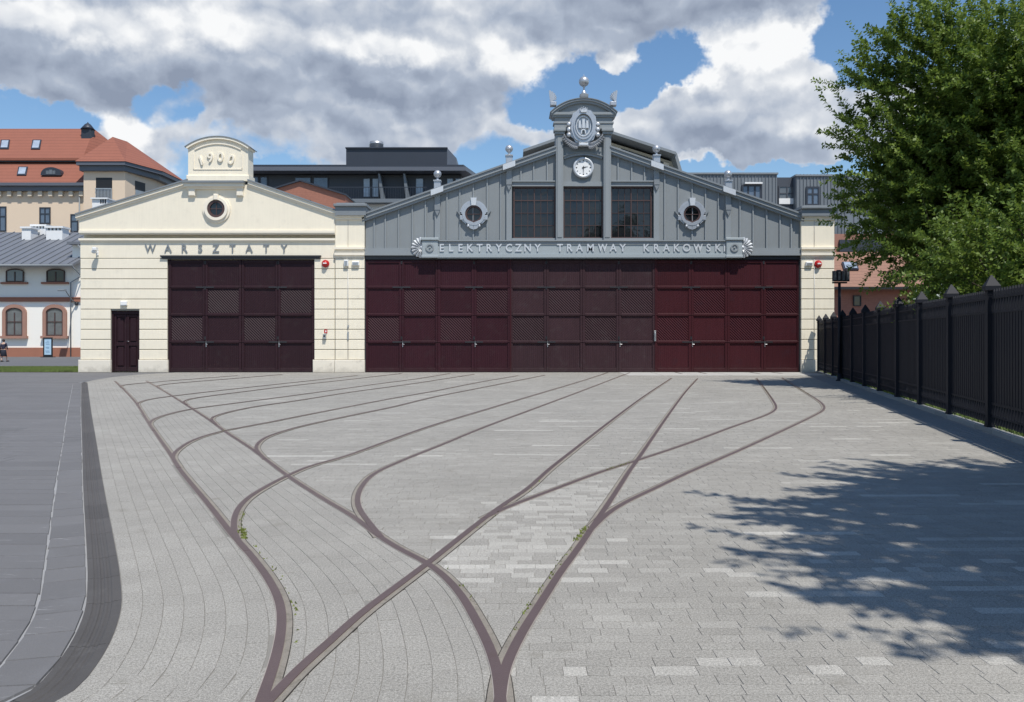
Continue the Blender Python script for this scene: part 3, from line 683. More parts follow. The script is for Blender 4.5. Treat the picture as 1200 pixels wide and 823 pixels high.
# gable field, proud of the lower wall; cornice lines
MB().prism(pxpoly([(94, 273.4), (94, 256), (222, 216.5), (292, 216.5), (393, 252), (393, 273.4)]), Y-.10, Y+.36).build('gable_wall', 'cream', ws)
m_ = MB(); pxbox(m_, 94, 393, 270.6, 273.4, Y-.17, Y-.1); pxbox(m_, 94, 393, 273.4, 275, Y-.12, Y+.05); m_.build('cornice', 'cream_trim', ws)
m_ = MB(); pxbox(m_, 93, 393, 279.6, 282, Y-.10, Y+.06); pxbox(m_, 93.5, 393, 282, 283.4, Y-.05, Y+.06); m_.build('string_course', 'cream_trim', ws)
def rake(m, p, q, th0, th1, y0, y1):
    (a, t), (c, u) = p, q; m.prism(pxpoly([(a, t+th0), (c, u+th0), (c, u+th1), (a, t+th1)]), y0, y1)
for p, q in (((91, 250.5), (222, 210.2)), ((292, 210.5), (394, 245.5))):
    a = MB(); rake(a, p, q, 2.4, 6.0, Y-.24, Y-.1); rake(a, p, q, 6.0, 8.6, Y-.16, Y-.1); a.build('rake_moulding', 'cream_trim', ws)
    a = MB(); rake(a, p, q, .6, 2.4, Y-.30, Y+.3); a.build('roof_edge', 'lead_cap', ws)
a = MB(); a.prism(pxpoly([(91, 251.6), (256, 201.2), (394, 246.8), (394, 249), (256, 203.5), (91, 254)]), Y+.3, Y+26.2); a.build('roof', 'lead_cap', ws)
# attic block with the year
at_ = MB(); pxbox(at_, 221.5, 291.5, 180, 207, Y-.12, Y+.75); pxbox(at_, 219.8, 293, 206, 213.5, Y-.2, Y+.8, .03)
R_ = 65.5; cx_, cz_ = FX(256.5), FZ(160+R_)
at_.prism(pxpoly([(221.5, 180)])+[(cx_+62.0/S*math.cos(math.radians(q)), cz_+62.0/S*math.sin(math.radians(q))) for q in np.linspace(124.4, 55.6, 17)]+[(FX(291.5), FZ(180))], Y-.12, Y+.75)
att = at_.build('attic_block', 'cream', ws)
a = MB(); a.arcband(cx_, cz_, 61.4/S, 64.0/S, 54.6, 125.4, Y-.24, Y+.85, 24); a.build('attic_cornice', 'cream_trim', att)
a = MB(); a.arcband(cx_, cz_, 64.0/S, 64.9/S, 53.7, 126.3, Y-.27, Y+.95, 24); a.build('attic_roofing', 'lead_cap', att)
a = MB(); a.arcband(cx_, cz_, 55.6/S, 57.0/S, 61.5, 118.5, Y-.17, Y-.12, 20)
for q in ((228, 181), (284.5, 181)): pxbox(a, q[0]-.5, q[0]+.5, 181, 199, Y-.15, Y-.12)
pxbox(a, 228, 285, 198.4, 199.6, Y-.15, Y-.12); a.build('attic_panel_frame', 'cream_trim', att)
for ch, x, y_, rl in (('1', 237, 189.5, -.28), ('9', 247.8, 186.0, -.10), ('0', 259.6, 185.6, .08), ('0', 272, 188.6, .26)):
    letter(ch, .66, .045, 'cream_trim', att, (FX(x), Y-.16, FZ(y_)), .012, 'digit', rl, .95)
a = MB(); pxbox(a, 217.5, 288.5, 213.5, 216, Y-.46, Y+.6); a.build('attic_ledge', 'lead_cap', ws)
a = MB(); pxbox(a, 218.5, 287.5, 216, 220, Y-.36, Y+.2); pxbox(a, 220, 286, 220, 222.5, Y-.24, Y+.2); a.build('attic_base_moulding', 'cream_trim', ws)
for x in (226.5, 282.5): pxbox(MB(), x-3.8, x+3.8, 222.5, 230.5, Y-.26, Y-.09, .03).build('corbel', 'cream_trim', ws)
# oculus
def oculus(parent, px, py, r_in, r_out, y0, trim, fr='window_brown'):
    c = (FX(px), FZ(py))
    o = MB().arcband(*c, r_in+.06, r_in+.20, 0, 360, y0-.16, y0+.02, 32).arcband(*c, r_in+.20, r_out, 0, 360, y0-.07, y0+.02, 32).build('oculus_surround', trim, parent)
    f = MB(); f.arcband(*c, r_in-.07, r_in+.06, 0, 360, y0-.11, y0+.02, 32); f.box(c[0]-.018, c[0]+.018, y0-.075, y0-.02, c[1]-r_in, c[1]+r_in); f.box(c[0]-r_in, c[0]+r_in, y0-.072, y0-.022, c[1]-.018, c[1]+.018)
    w = f.build('round_window', fr, parent)
    for k in range(4):
        pts = [(c[0], c[1])]+[(c[0]+(r_in-.01)*math.cos(t), c[1]+(r_in-.01)*math.sin(t)) for t in np.linspace(k*PI/2, (k+1)*PI/2, 9)]
        MB().prism(pts, y0-.045, y0-.035).build('pane', 'glass_dark', w)
    return o
oculus(ws, 255, 245.5, 9.0/S, 16.2/S, Y-.11, 'cream_trim')
pxbox(MB(), 252.3, 257.7, 228.5, 235.5, Y-.33, Y-.1, .03).build('keystone', 'cream_trim', ws)
# gate lintel
a = MB(); pxbox(a, 188.5, 376.5, 299.6, 301.2, Y-.12, Y+.05); pxbox(a, 190, 375, 301.2, 303.6, Y-.06, Y+.05); a.build('gate_lintel', 'steel_dark', ws)
for i, (ch, x) in enumerate(zip('WARSZTATY', (176.3, 197, 216, 234.7, 253, 272.6, 292, 312, 333))):
    pass
sg_ = empty('workshop_sign', (FX(255), Y-.02, FZ(292)), 'row of grey metal letters WARSZTATY on the cream frieze above the workshop gate', 'sign')
for ch, x in zip('WARSZTATY', (176.3, 197, 216, 234.7, 253, 272.6, 292, 312, 333)): letter(ch, .56, .018, 'lead_cap', sg_, (FX(x), Y-.012, FZ(291.8)), .006, 'letter', 0, .92)
# ---- gates
RY = [304.9, 336.6, 368.8, 400.9, 433.2]
LW = 42.62/S
def leaf_meshes():
    W = LW-.012; zs = [FZ(v) for v in RY]; z0 = .02
    fr = MB(); st = .115
    for a, c in ((0, st), (W-st, W)): fr.cbox(a, c, 0, .09, z0, zs[0]+.0, .012)
    for k, z in enumerate(zs):
        h = .075 if 0 < k < 4 else .10
        if k == 4: fr.cbox(st, W-st, .002, .088, z0, z+.07, .012)
        elif k == 0: fr.cbox(st, W-st, .002, .088, z-.13, z-.0, .012)
        else: fr.cbox(st, W-st, -.012, .088, z-h, z+h, .022)
    fr.cbox(-.0, W, -.02, .01, zs[1]-.02, zs[1]+.02, .008); fr.cbox(0, W, -.02, .01, zs[2]-.02, zs[2]+.02, .008); fr.cbox(0, W, -.02, .01, zs[3]-.02, zs[3]+.02, .008)
    # inner bead framing of each field
    for k in range(4):
        t = zs[k]-(.13 if k == 0 else .075); bt = zs[k+1]+.075
        fr.box(st, st+.022, .03, .06, bt, t); fr.box(W-st-.022, W-st, .03, .06, bt, t); fr.box(st, W-st, .03, .06, bt, bt+.022); fr.box(st, W-st, .03, .06, t-.022, t)
    return fr, zs, W, st
def clip_poly(poly, nx, nz, dd):
    """keep the part of the polygon with nx*x+nz*z <= dd"""
    out = []
    for i in range(len(poly)):
        p, q = poly[i], poly[(i+1) % len(poly)]; a = nx*p[0]+nz*p[1]-dd; c = nx*q[0]+nz*q[1]-dd
        if a <= 0: out.append(p)
        if a*c < 0: t = a/(a-c); out.append((p[0]+(q[0]-p[0])*t, p[1]+(q[1]-p[1])*t))
    return out
def board_panel(x0, x1, z0, z1, ang, bw=.098):
    """field of bevelled boards running at an angle (radians from horizontal)"""
    m = MB(); nx, nz = -math.sin(ang), math.cos(ang); rect = [(x0, z0), (x1, z0), (x1, z1), (x0, z1)]
    pr = [nx*p[0]+nz*p[1] for p in rect]; k = math.floor(min(pr)/bw)
    while k*bw < max(pr):
        lo, hi = k*bw, (k+1)*bw
        # lapped boards: flat face, then a bevel that comes forward to the edge of the next board
        bev, out = (.046, .026) if ang < 0 else ((.014, .006) if abs(ang-PI/2) > .01 else (.012, .007))
        P1 = clip_poly(clip_poly(rect, nx, nz, hi-.006), -nx, -nz, -(lo+bev))
        if len(P1) >= 3: m.add([(x, .056, z) for x, z in P1], [tuple(range(len(P1)))])
        P2 = clip_poly(clip_poly(rect, nx, nz, lo+bev), -nx, -nz, -lo)
        if len(P2) >= 3: m.add([(x, .056-out*(1-min(1, max(0, (nx*x+nz*z-lo)/bev))), z) for x, z in P2], [tuple(range(len(P2)))])
        P3 = clip_poly(clip_poly(rect, nx, nz, hi), -nx, -nz, -(hi-.006))
        if len(P3) >= 3: m.add([(x, .056-out*min(1, max(0, (nx*x+nz*z-(hi-.006))/.006)), z) for x, z in P3], [tuple(range(len(P3)))])
        k += 1
    # keep faces towards the viewer (-y)
    fs = []
    for f in m.f:
        a, c, d = (Vector(m.v[f[i]]) for i in range(3)); fs.append(f if (c-a).cross(d-a).y < 0 else f[::-1])
    m.f = fs; m.add([(x0, .102, z0), (x1, .102, z0), (x1, .102, z1), (x0, .102, z1)], [(0, 1, 2, 3)]); return m
frm, ZS, LWI, ST = leaf_meshes()
mesh_cache = {}
def cached(key, mb, m):
    if (key, m) not in mesh_cache:
        me = bpy.data.meshes.new(key[0]); me.from_pydata(mb().v if callable(mb) else mb.v, [], (mb().f if callable(mb) else mb.f)); me.materials.append(M[m]); mesh_cache[(key, m)] = me
    return mesh_cache[(key, m)]
def gate_leaf(parent, x, i, m, handle=True, lab=None):
    at = Vector((x+.006, Y+.075, 0)); lf = link('gate_leaf', cached(('gate_leaf',), frm, m), parent, at-wp(parent), at)
    if lab: lf['label'] = lab
    for k in range(4):
        t = ZS[k]-(.13 if k == 0 else .075); bt = ZS[k+1]+.075
        ang = PI/2 if k in (0, 3) else (-PI/4 if (k+i) % 2 == 1 else PI/4+PI)
        kk = ('board_panel', k, round(ang, 2))
        if (kk, m) not in mesh_cache: cached(kk, board_panel(ST, LWI-ST, bt, t, ang), m)
        link('board_panel', mesh_cache[(kk, m)], lf, (0, 0, 0), at)
    if handle:
        h = MB(); h.box(.04, .075, -.03, 0, 1.28, 1.58); h.tube([(.057, -.03, 1.42), (.057, -.07, 1.42), (.15, -.075, 1.41)], .012, 6)
        link('handle', cached(('handle',), h, 'galvanised'), lf, (0, 0, 0), at)
    # strap hinges
    side = i % 2
    for nz_, z in enumerate((ZS[1], ZS[3])):
        hg = MB().box(LWI-.45 if side else .0, LWI if side else .45, -.03, -.018, z-.03, z+.03); link('hinge', cached(('hinge', side, nz_), hg, 'steel_dark'), lf, (0, 0, 0), at)
    for nz_, z in enumerate((ZS[1]-.12, ZS[3]+.12, ZS[0]-.2)):
        hp = MB().tube([((LWI-.02) if side else .02, -.01, z), ((LWI-.02) if side else .02, -.01, z+.16)], .02, 6); link('hinge_pin', cached(('hinge_pin', side, nz_), hp, 'steel_dark'), lf, (0, 0, 0), at)
    return lf
for i in range(4): gate_leaf(ws, FX(196.9)+i*42.75/S, i+1, 'gate_brown', i in (1, 3))
pxbox(MB(), 196, 368.3, 433.2, 436.8, Y+.10, Y+.34).build('gate_sill', 'steel_dark', ws)
a = MB(); pxbox(a, 196, 197.0, 303, 436, Y+.12, Y+.34); pxbox(a, 367.6, 368.4, 303, 436, Y+.12, Y+.34); a.build('gate_frame', 'gate_brown', ws)
# small two-leaf door
dr = MB(); pxbox(dr, 129.5, 131.5, 364.5, 436, Y+.14, Y+.3); pxbox(dr, 161.3, 163.2, 364.5, 436, Y+.14, Y+.3); pxbox(dr, 131.5, 161.3, 364.5, 368, Y+.14, Y+.3); pxbox(dr, 131.5, 161.3, 368, 436, Y+.27, Y+.33)
dr = dr.build('door', 'gate_brown', ws)
for a0, c0 in ((131.7, 146.2), (146.6, 161.1)):
    q = MB(); sp = [(a0, a0+2.4), (c0-2.4, c0)]
    for s0, s1 in sp: pxbox(q, s0, s1, 368.2, 435.4, Y+.2, Y+.27, .01)
    for t, bt in ((368.2, 371.5), (401.5, 405.5), (430.5, 435.4)): pxbox(q, a0+2.4, c0-2.4, t, bt, Y+.203, Y+.27, .01)
    pxbox(q, a0+3.8, c0-3.8, 373, 400, Y+.225, Y+.27, .02); pxbox(q, a0+3.8, c0-3.8, 407, 429, Y+.225, Y+.27, .02); q.build('door_leaf', 'gate_brown', dr)
q = MB(); q.tube([(FX(147.6), Y+.2, FZ(400)), (FX(147.6), Y+.14, FZ(400)), (FX(150), Y+.135, FZ(400.2))], .012, 6); q.build('handle', 'galvanised', dr)

# ---- hall (grey timber and metal, right)
hl = empty('tram_hall', (FX(683), Y, 0), 'grey panelled tram hall with clock tower gable between two cream piers', 'building')
CX = 683.0
def roof_row(px, off=0.0): return 250.5-(px-427)*.352+off if px <= CX else 250.5-((2*CX-px)-427)*.352+off
MB().prism(pxpoly([(428, 436.6), (428, 268), (CX, 180), (938, 268), (938, 436.6)]), Y+.38, Y+30).build('wall', 'grey_paint', hl)
for sgn in (0, 1):
    f = (lambda x: x) if not sgn else (lambda x: 2*CX-x)
    for nm, o0, o1, y0, y1, mm in (('roof_edge', 0, 2.0, Y-.20, Y+.55, 'lead_cap'), ('roof', .4, 2.6, Y+.55, Y+30.2, 'lead_cap'), ('bargeboard', 2.0, 6.2, Y-.14, Y+.10, 'grey_trim'), ('bargeboard_moulding', 6.2, 9.0, Y-.07, Y+.12, 'grey_trim'), ('soffit', 3.0, 6.0, Y+.10, Y+.4, 'grey_trim')):
        e = 651.5 if nm != 'roof' else 683
        p = [(f(424.5), 251.4+o0), (f(e), roof_row(e)+o0), (f(e), roof_row(e)+o1), (f(424.5), 251.4+o1)]
        MB().prism(pxpoly(p), y0, y1).build(nm, mm, hl)
# board field: one panel between each pair of battens
bat = [427.8, 438.2, 451.3, 467, 483, 498.4, 509.6]; bat2 = [515.6, 523.7, 538.8, 554.6, 570.9, 586.7, 593.6]
def field(a, c, bot):
    pts = pxpoly([(a+.1, bot), (c-.1, bot), (c-.1, roof_row(c, 5)), (a+.1, roof_row(a, 5))]); MB().prism(pts, Y+.13, Y+.25).build('wall_panel', 'grey_paint', hl)
def batten(x, bot, w=1.5, top=None, y0=Y+.055):
    pts = pxpoly([(x-w/2, bot), (x+w/2, bot), (x+w/2, roof_row(x+w/2, 5)), (x-w/2, roof_row(x-w/2, 5))]) if top is None else pxpoly([(x-w/2, bot), (x+w/2, bot), (x+w/2, top), (x-w/2, top)])
    MB().prism(pts, y0, Y+.2).build('batten', 'grey_trim', hl)
for mir in (0, 1):
    f = (lambda x: x) if not mir else (lambda x: 2*CX-x)
    for bl in (bat, bat2):
        for a, c in zip(bl[:-1], bl[1:]): field(min(f(a), f(c)), max(f(a), f(c)), 292)
    for x in bat[1:-1]+bat2[1:-1]: batten(f(x), 292)
    # panels above the big windows
    up = [599.5, 610.5, 625.5, 641.5, 651.2]
    for a, c in zip(up[:-1], up[1:]): field(min(f(a), f(c)), max(f(a), f(c)), 214)
    for x in up[1:-1]: batten(f(x), 214)
    # pilaster strips under the ball finials
    for x, w_, yb in ((512.6, 6.4, 292), (596.6, 6.4, 292)):
        a, c = f(x-w_/2), f(x+w_/2); a, c = min(a, c), max(a, c)
        q = MB(); q.prism(pxpoly([(a, yb), (c, yb), (c, roof_row(c, 4)), (a, roof_row(a, 4))]), Y+.0, Y+.2)
        pil = q.build('pilaster_strip', 'grey_trim', hl); r_ = roof_row(f(x))
        q = MB(); q.box(FX(a), FX(c), Y-.10, Y+.0, FZ(r_+26), FZ(r_+20)); q.prism([(FX(a), FZ(r_+26)), (FX(c), FZ(r_+26)), (FX((a+c)/2), FZ(r_+33))], Y-.08, Y-.0); q.build('bracket', 'lead_cap', pil)
        q = MB(); sl = -.352 if not mir else .352; xa, xc = f(x)-7.2, f(x)+7.2
        q.prism(pxpoly([(xa, r_+7.2-sl*-7.2*1+0), (xc, r_+7.2+sl*7.2), (xc, r_+1.6+sl*7.2), (xa, r_+1.6-sl*7.2)]) if False else pxpoly([(xa, r_+7.4-sl*7.2), (xc, r_+7.4+sl*7.2), (xc, r_+1.0+sl*7.2), (xa, r_+1.0-sl*7.2)]), Y-.28, Y-.14)
        q.build('finial_scroll', 'silver_light', hl)
        base = r_+1.5; q = MB(); q.cbox(FX(f(x)-3.9), FX(f(x)+3.9), Y-.13, Y+.25, FZ(base), FZ(base-9.5), .02); q.box(FX(f(x)-4.5), FX(f(x)+4.5), Y-.18, Y+.3, FZ(base-9.0), FZ(base-10.3)); q = q.build('finial_block', 'silver', hl)
        fb = MB(); fb.lathe([(.10, 0), (.12, .03), (.05, .09), (.05, .13), (.10, .16)], (FX(f(x)), Y+.06, FZ(base-10.3)), 14); fb.ball((FX(f(x)), Y+.06, FZ(base-10.3)+.33), .195, 20); fb.build('ball_finial', 'silver', hl)
# ledge over the gates left and right of the sign, and a dark strip painting the shadow below it
a = MB(); pxbox(a, 427.6, 938, 290.8, 294.6, Y+.02, Y+.3); pxbox(a, 427.6, 938, 294.6, 297, Y-.04, Y+.3); pxbox(a, 427.6, 938, 297, 299.6, Y-.08, Y+.3); a.build('header_ledge', 'grey_trim', hl)
pxbox(MB(), 427.6, 938, 299.6, 304.2, Y+.03, Y+.34).build('header_shadow_strip', 'steel_dark', hl)
# tall windows
def big_window(a, c, t, bt):
    f = MB()
    for s0, s1 in ((a, a+1.6), (c-1.6, c)): pxbox(f, s0, s1, t, bt, Y+.16, Y+.3)
    pxbox(f, a+1.6, c-1.6, t, t+1.9, Y+.16, Y+.3); pxbox(f, a+1.6, c-1.6, bt-1.6, bt, Y+.16, Y+.3)
    x0, x1, z0, z1 = a+1.6, c-1.6, t+1.9, bt-1.6; hz = [z0, t+16.2, t+31, t+45.6, z1]; vx = [x0+(x1-x0)*k/6 for k in range(7)]
    for k, x in enumerate(vx[1:-1], 1): w_ = .62 if k == 3 else .26; pxbox(f, x-w_, x+w_, z0, z1, Y+.19 if k == 3 else Y+.205, Y+.28)
    for k, z in enumerate(hz[1:-1], 1): w_ = .55 if k == 1 else .28; pxbox(f, x0, x1, z-w_, z+w_, Y+.193 if k == 1 else Y+.208, Y+.278)
    fr = f.build('window_frame', 'window_brown', hl)
    for i in range(6):
        for j in range(4):
            p = MB(); w_ = (vx[i+1]-vx[i])/S/2-.004; h_ = (hz[j+1]-hz[j])/S/2-.004; tx, tz = rr.gauss(0, .004), rr.gauss(0, .006)
            p.add([(-w_, -tx*w_-tz*h_, -h_), (w_, tx*w_-tz*h_, -h_), (w_, tx*w_+tz*h_, h_), (-w_, -tx*w_+tz*h_, h_)], [(0, 1, 2, 3)])
            p.build('pane', 'glass_dark', fr, at=((FX(vx[i])+FX(vx[i+1]))/2, Y+.25, (FZ(hz[j])+FZ(hz[j+1]))/2))
for a, c in ((601.6, 651), (660.2, 707), (716, 764.4)): big_window(a, c, 218.2, 279.2)
for a, c in ((600, 651.2), (716, 766)):
    q = MB(); pxbox(q, a, c, 213.2, 218.2, Y+.03, Y+.3); pxbox(q, a, c, 211.8, 213.2, Y-.05, Y+.3); q.build('window_head', 'grey_trim', hl)
q = MB(); pxbox(q, 660.2, 707, 212.8, 218.2, Y+.03, Y+.3); q.build('window_head', 'grey_trim', hl)
q = MB(); pxbox(q, 600, 766, 279.2, 283.4, Y-.02, Y+.3); q.build('window_sill', 'grey_trim', hl)
# oculi with shaped surrounds
for px, py in ((555.2, 251), (810.9, 251.2)):
    c = (FX(px), FZ(py)); r = 9.4/S; y0 = Y+.14
    sr = MB(); sr.arcband(*c, r+.03, r+.22, 0, 180, y0-.22, y0, 28); sr.arcband(*c, r+.22, r+.30, 8, 172, y0-.14, y0, 28)
    sr.arcband(*c, r+.03, r+.17, 180, 360, y0-.22, y0, 24)
    for sg2 in (-1, 1):
        sr.cbox(c[0]+sg2*(r+.02), c[0]+sg2*(r+.30), y0-.2, y0, c[1]-.30, c[1]-.06, .02)
        sr.prism([(c[0]+sg2*(r-.02), c[1]-.26), (c[0]+sg2*(r+.22), c[1]-.30), (c[0]+sg2*(r-.02), c[1]-.52)], y0-.17, y0)
        sr.prism([(c[0]+sg2*.02, c[1]-r-.02), (c[0]+sg2*(r-.05), c[1]-.28), (c[0]+sg2*(r-.10), c[1]-r-.22), (c[0]+sg2*.14, c[1]-r-.34), (c[0]+sg2*.0, c[1]-r-.38)], y0-.2, y0)
        sr.lathe([(.07, 0), (.07, .04), (.03, .06)], (c[0]+sg2*(r-.12), y0-.19, c[1]-r-.20), 14, 'y')
    sr = sr.build('oculus_surround', 'silver', hl)
    MB().prism([(c[0]-.11, c[1]+r+.02), (c[0]+.11, c[1]+r+.02), (c[0]+.15, c[1]+r+.40), (c[0]-.15, c[1]+r+.40)], y0-.3, y0-.0).build('keystone', 'silver_light', hl)
    for sg2 in (-1, 1): MB().prism([(c[0]+sg2*(r+.30), c[1]-.05), (c[0]+sg2*(r+.46), c[1]+.16), (c[0]+sg2*(r+.40), c[1]+.19), (c[0]+sg2*(r+.26), c[1]+.02)], y0-.12, y0).build('scroll_ear', 'lead_cap', sr)
    f = MB(); f.arcband(*c, r-.06, r+.03, 0, 360, y0-.16, y0, 32); f.box(c[0]-.014, c[0]+.014, y0-.11, y0-.05, c[1]-r, c[1]+r); f.box(c[0]-r, c[0]+r, y0-.107, y0-.053, c[1]-.014, c[1]+.014)
    w = f.build('round_window', 'window_brown', hl)
    for k in range(4):
        pts = [(c[0], c[1])]+[(c[0]+(r-.01)*math.cos(t), c[1]+(r-.01)*math.sin(t)) for t in np.linspace(k*PI/2, (k+1)*PI/2, 9)]
        MB().prism(pts, y0-.06, y0-.05).build('pane', 'glass_dark', w)
# clock tower gable
tw = MB(); pxbox(tw, 651.6, 715, 134, 213, Y+.12, Y+1.5); tw = tw.build('tower', 'grey_paint', hl)
for a, c in ((651.2, 660), (706.8, 715.8)):
    q = MB(); pxbox(q, a, c, 158, 283, Y-.16, Y+.2, .03); pxbox(q, a+1.6, c-1.6, 162, 279, Y-.19, Y-.15, .02); q.build('tower_pilaster', 'grey_trim', hl)
    q = MB(); pxbox(q, a-1.4, c+1.4, 155.5, 158.4, Y-.26, Y+.2); pxbox(q, a-2.6, c+2.6, 152, 155.5, Y-.34, Y+.2, .02); q.build('pilaster_capital', 'grey_trim', hl)
q = MB(); pxbox(q, 649.5, 717.5, 146, 152, Y-.20, Y+.5); pxbox(q, 648.4, 718.6, 144, 146, Y-.24, Y+.5); pxbox(q, 650.2, 716.8, 138.6, 144, Y-.19, Y+.5); pxbox(q, 647, 720, 136.4, 138.6, Y-.28, Y+.6); pxbox(q, 645.4, 721.6, 133.4, 136.4, Y-.34, Y+.7); q.build('entablature', 'grey_trim', tw)
Rr = 55.6; ccx, ccz = FX(683.5), FZ(117.2+Rr); an = math.degrees(math.asin(39/Rr))
q = MB(); q.arcband(ccx, ccz, (Rr-3.0)/S, (Rr-.8)/S, 90-an, 90+an, Y-.40, Y+.9, 30); q.arcband(ccx, ccz, (Rr-5.6)/S, (Rr-3.0)/S, 90-an*.97, 90+an*.97, Y-.31, Y+.7, 30); q.build('arched_pediment', 'grey_trim', tw)
q = MB(); q.arcband(ccx, ccz, (Rr-.8)/S, Rr/S, 90-an*1.01, 90+an*1.01, Y-.44, Y+1.0, 30); q.build('pediment_roofing', 'lead_cap', tw)
q = MB(); q.prism([(FX(650), FZ(134))]+[(ccx+(Rr-5)/S*math.cos(math.radians(t)), ccz+(Rr-5)/S*math.sin(math.radians(t))) for t in np.linspace(90+an*.86, 90-an*.86, 15)]+[(FX(717), FZ(134))], Y-.18, Y+.7); q.build('tympanum', 'grey_paint', tw)
# arch over the clock
Ra = 62.0; acz = FZ(178.8+Ra)
q = MB(); q.arcband(FX(683.4), acz, (Ra-3.4)/S, (Ra-.6)/S, 90-21.9, 90+21.9, Y-.02, Y+.14, 18); q.arcband(FX(683.4), acz, (Ra-.6)/S, Ra/S, 90-21.9, 90+21.9, Y-.08, Y+.14, 18); q.build('arch_moulding', 'grey_trim', tw)
q = MB(); q.prism(pxpoly([(660, 172), (660, 182.5)])+[(FX(683.4)+(Ra-1)/S*math.cos(math.radians(t)), acz+(Ra-1)/S*math.sin(math.radians(t))) for t in np.linspace(112, 68, 13)]+pxpoly([(706.8, 182.5), (706.8, 172)]), Y+.04, Y+.14); q.build('spandrel', 'grey_paint', tw)
# ball finial and shell ornaments on top
q = MB(); q.cbox(FX(679), FX(688.6), Y-.45, Y-.05, FZ(117), FZ(113), .02); q.build('finial_base', 'lead_cap', tw)
q = MB(); q.lathe([(.14, 0), (.16, .04), (.10, .14), (.05, .24), (.045, .38), (.09, .42)], (FX(683.8), Y-.25, FZ(113)), 16); q.ball((FX(683.8), Y-.25, FZ(97.6)), .255, 24); q.lathe([(.05, 0), (.012, .06), (.004, .14)], (FX(683.8), Y-.25, FZ(97.6)+.25), 8); q.build('ball_finial', 'silver', tw)
for sg2, px in ((-1, 648.0), (1, 717.6)):
    q = MB(); bx_, bz_ = FX(px+sg2*3.4), FZ(121.5); q.cbox(FX(px-3.6), FX(px+3.6), Y-.5, Y-.1, FZ(126.5), FZ(122), .02)
    for k in range(6):
        t = math.radians(92-k*13) ; dx, dz = -sg2*-1*math.cos(t)*-1, math.sin(t); L_ = (.54-.045*k)
        dx = -sg2*math.cos(t)*-1; dx = sg2*-math.cos(t)
        e = (bx_+dx*L_, bz_+dz*L_); q.prism([(bx_+dx*.04-dz*.012, bz_+.0), (bx_+dx*.04+dz*.012, bz_+.0), (e[0]+dz*.055, e[1]-abs(dx)*.04), (e[0], e[1]+.03), (e[0]-dz*.055, e[1])], Y-.36-.004*k, Y-.27-.004*k)
    q.build('shell_ornament', 'silver', tw)
# ---- clock
ck = empty('wall_clock', (FX(683.6), Y-.06, FZ(196.8)), 'round white clock reading half past two, under the emblem on the tower gable', 'clock')
cc = (FX(683.6), Y+.08, FZ(196.8)); R0 = 12.3/S
MB().lathe([(R0-.02, 0), (R0, .04), (R0, .12), (R0-.03, .19), (R0-.11, .20), (R0-.13, .12)], cc, 40, 'y').build('rim', 'silver_light', ck)
MB().lathe([(R0-.11, 0), (R0-.11, .14)], cc, 40, 'y').build('clock_face', 'white_paint', ck)
for h in range(12):
    t = math.radians(90-30*h); r0, r1 = R0*.60, R0*.72; q = MB(); w_ = .016 if h % 3 else .026; c_, s_ = math.cos(t), math.sin(t)
    q.prism([(cc[0]+c_*r0-s_*w_, cc[2]+s_*r0+c_*w_), (cc[0]+c_*r0+s_*w_, cc[2]+s_*r0-c_*w_), (cc[0]+c_*r1+s_*w_, cc[2]+s_*r1-c_*w_), (cc[0]+c_*r1-s_*w_, cc[2]+s_*r1+c_*w_)], Y-.072, Y-.055); q.build('hour_mark', 'black', ck)
for nm, t, ln, w_, yy_ in (('hour_hand', math.radians(90-75), .25, .028, .075), ('minute_hand', math.radians(-90), .36, .020, .09)):
    c_, s_ = math.cos(t), math.sin(t); q = MB(); q.prism([(cc[0]-c_*.07-s_*w_, cc[2]-s_*.07+c_*w_), (cc[0]-c_*.07+s_*w_, cc[2]-s_*.07-c_*w_), (cc[0]+c_*ln, cc[2]+s_*ln)], Y-yy_-.01, Y-yy_); q.build(nm, 'black', ck)
# ---- coat of arms relief
em = empty('city_emblem', (FX(683), Y, FZ(173)), 'silver oval coat of arms with a castle, crown and palm branches on the tower gable', 'emblem')
ex, ez = FX(683), FZ(150.2); 
def oval(m, r0x, r0z, r1x, r1z, y0, y1, n=36, wob=0, k=0):
    for i in range(n):
        t0, t1 = 2*PI*i/n, 2*PI*(i+1)/n; w0 = 1+wob*math.sin(k*t0); w1 = 1+wob*math.sin(k*t1)
        m.prism([(ex+r0x*math.cos(t0), ez+r0z*math.sin(t0)), (ex+r1x*w0*math.cos(t0), ez+r1z*w0*math.sin(t0)), (ex+r1x*w1*math.cos(t1), ez+r1z*w1*math.sin(t1)), (ex+r0x*math.cos(t1), ez+r0z*math.sin(t1))], y0, y1)
q = MB(); oval(q, .50, .66, .62, .83, Y-.30, Y-.1, 44, .02, 10); oval(q, .44, .60, .50, .68, Y-.36, Y-.1, 40); oval(q, .60, .80, .70, .90, Y-.22, Y-.06, 56, .035, 14); [q.lathe([(.12, 0), (.12, .07), (.05, .10)], (ex+sg_x*.72, Y-.16, ez+dz_), 14, 'y') for sg_x in (-1, 1) for dz_ in (.10, -.16, -.42)]; q.build('oval_frame', 'silver', em)
q = MB(); oval(q, .001, .001, .46, .62, Y-.18, Y-.1, 36); q.build('shield_ground', 'silver', em)
q = MB(); oval(q, .33, .46, .37, .51, Y-.27, Y-.15, 36); q.build('inner_ring', 'silver_light', em)
q = MB(); q.box(ex-.26, ex+.26, Y-.27, Y-.17, ez-.12, ez+.05)
for i in range(5): q.box(ex-.26+i*.115, ex-.20+i*.115, Y-.27, Y-.17, ez+.05, ez+.085)
q.build('castle_wall', 'silver', em)
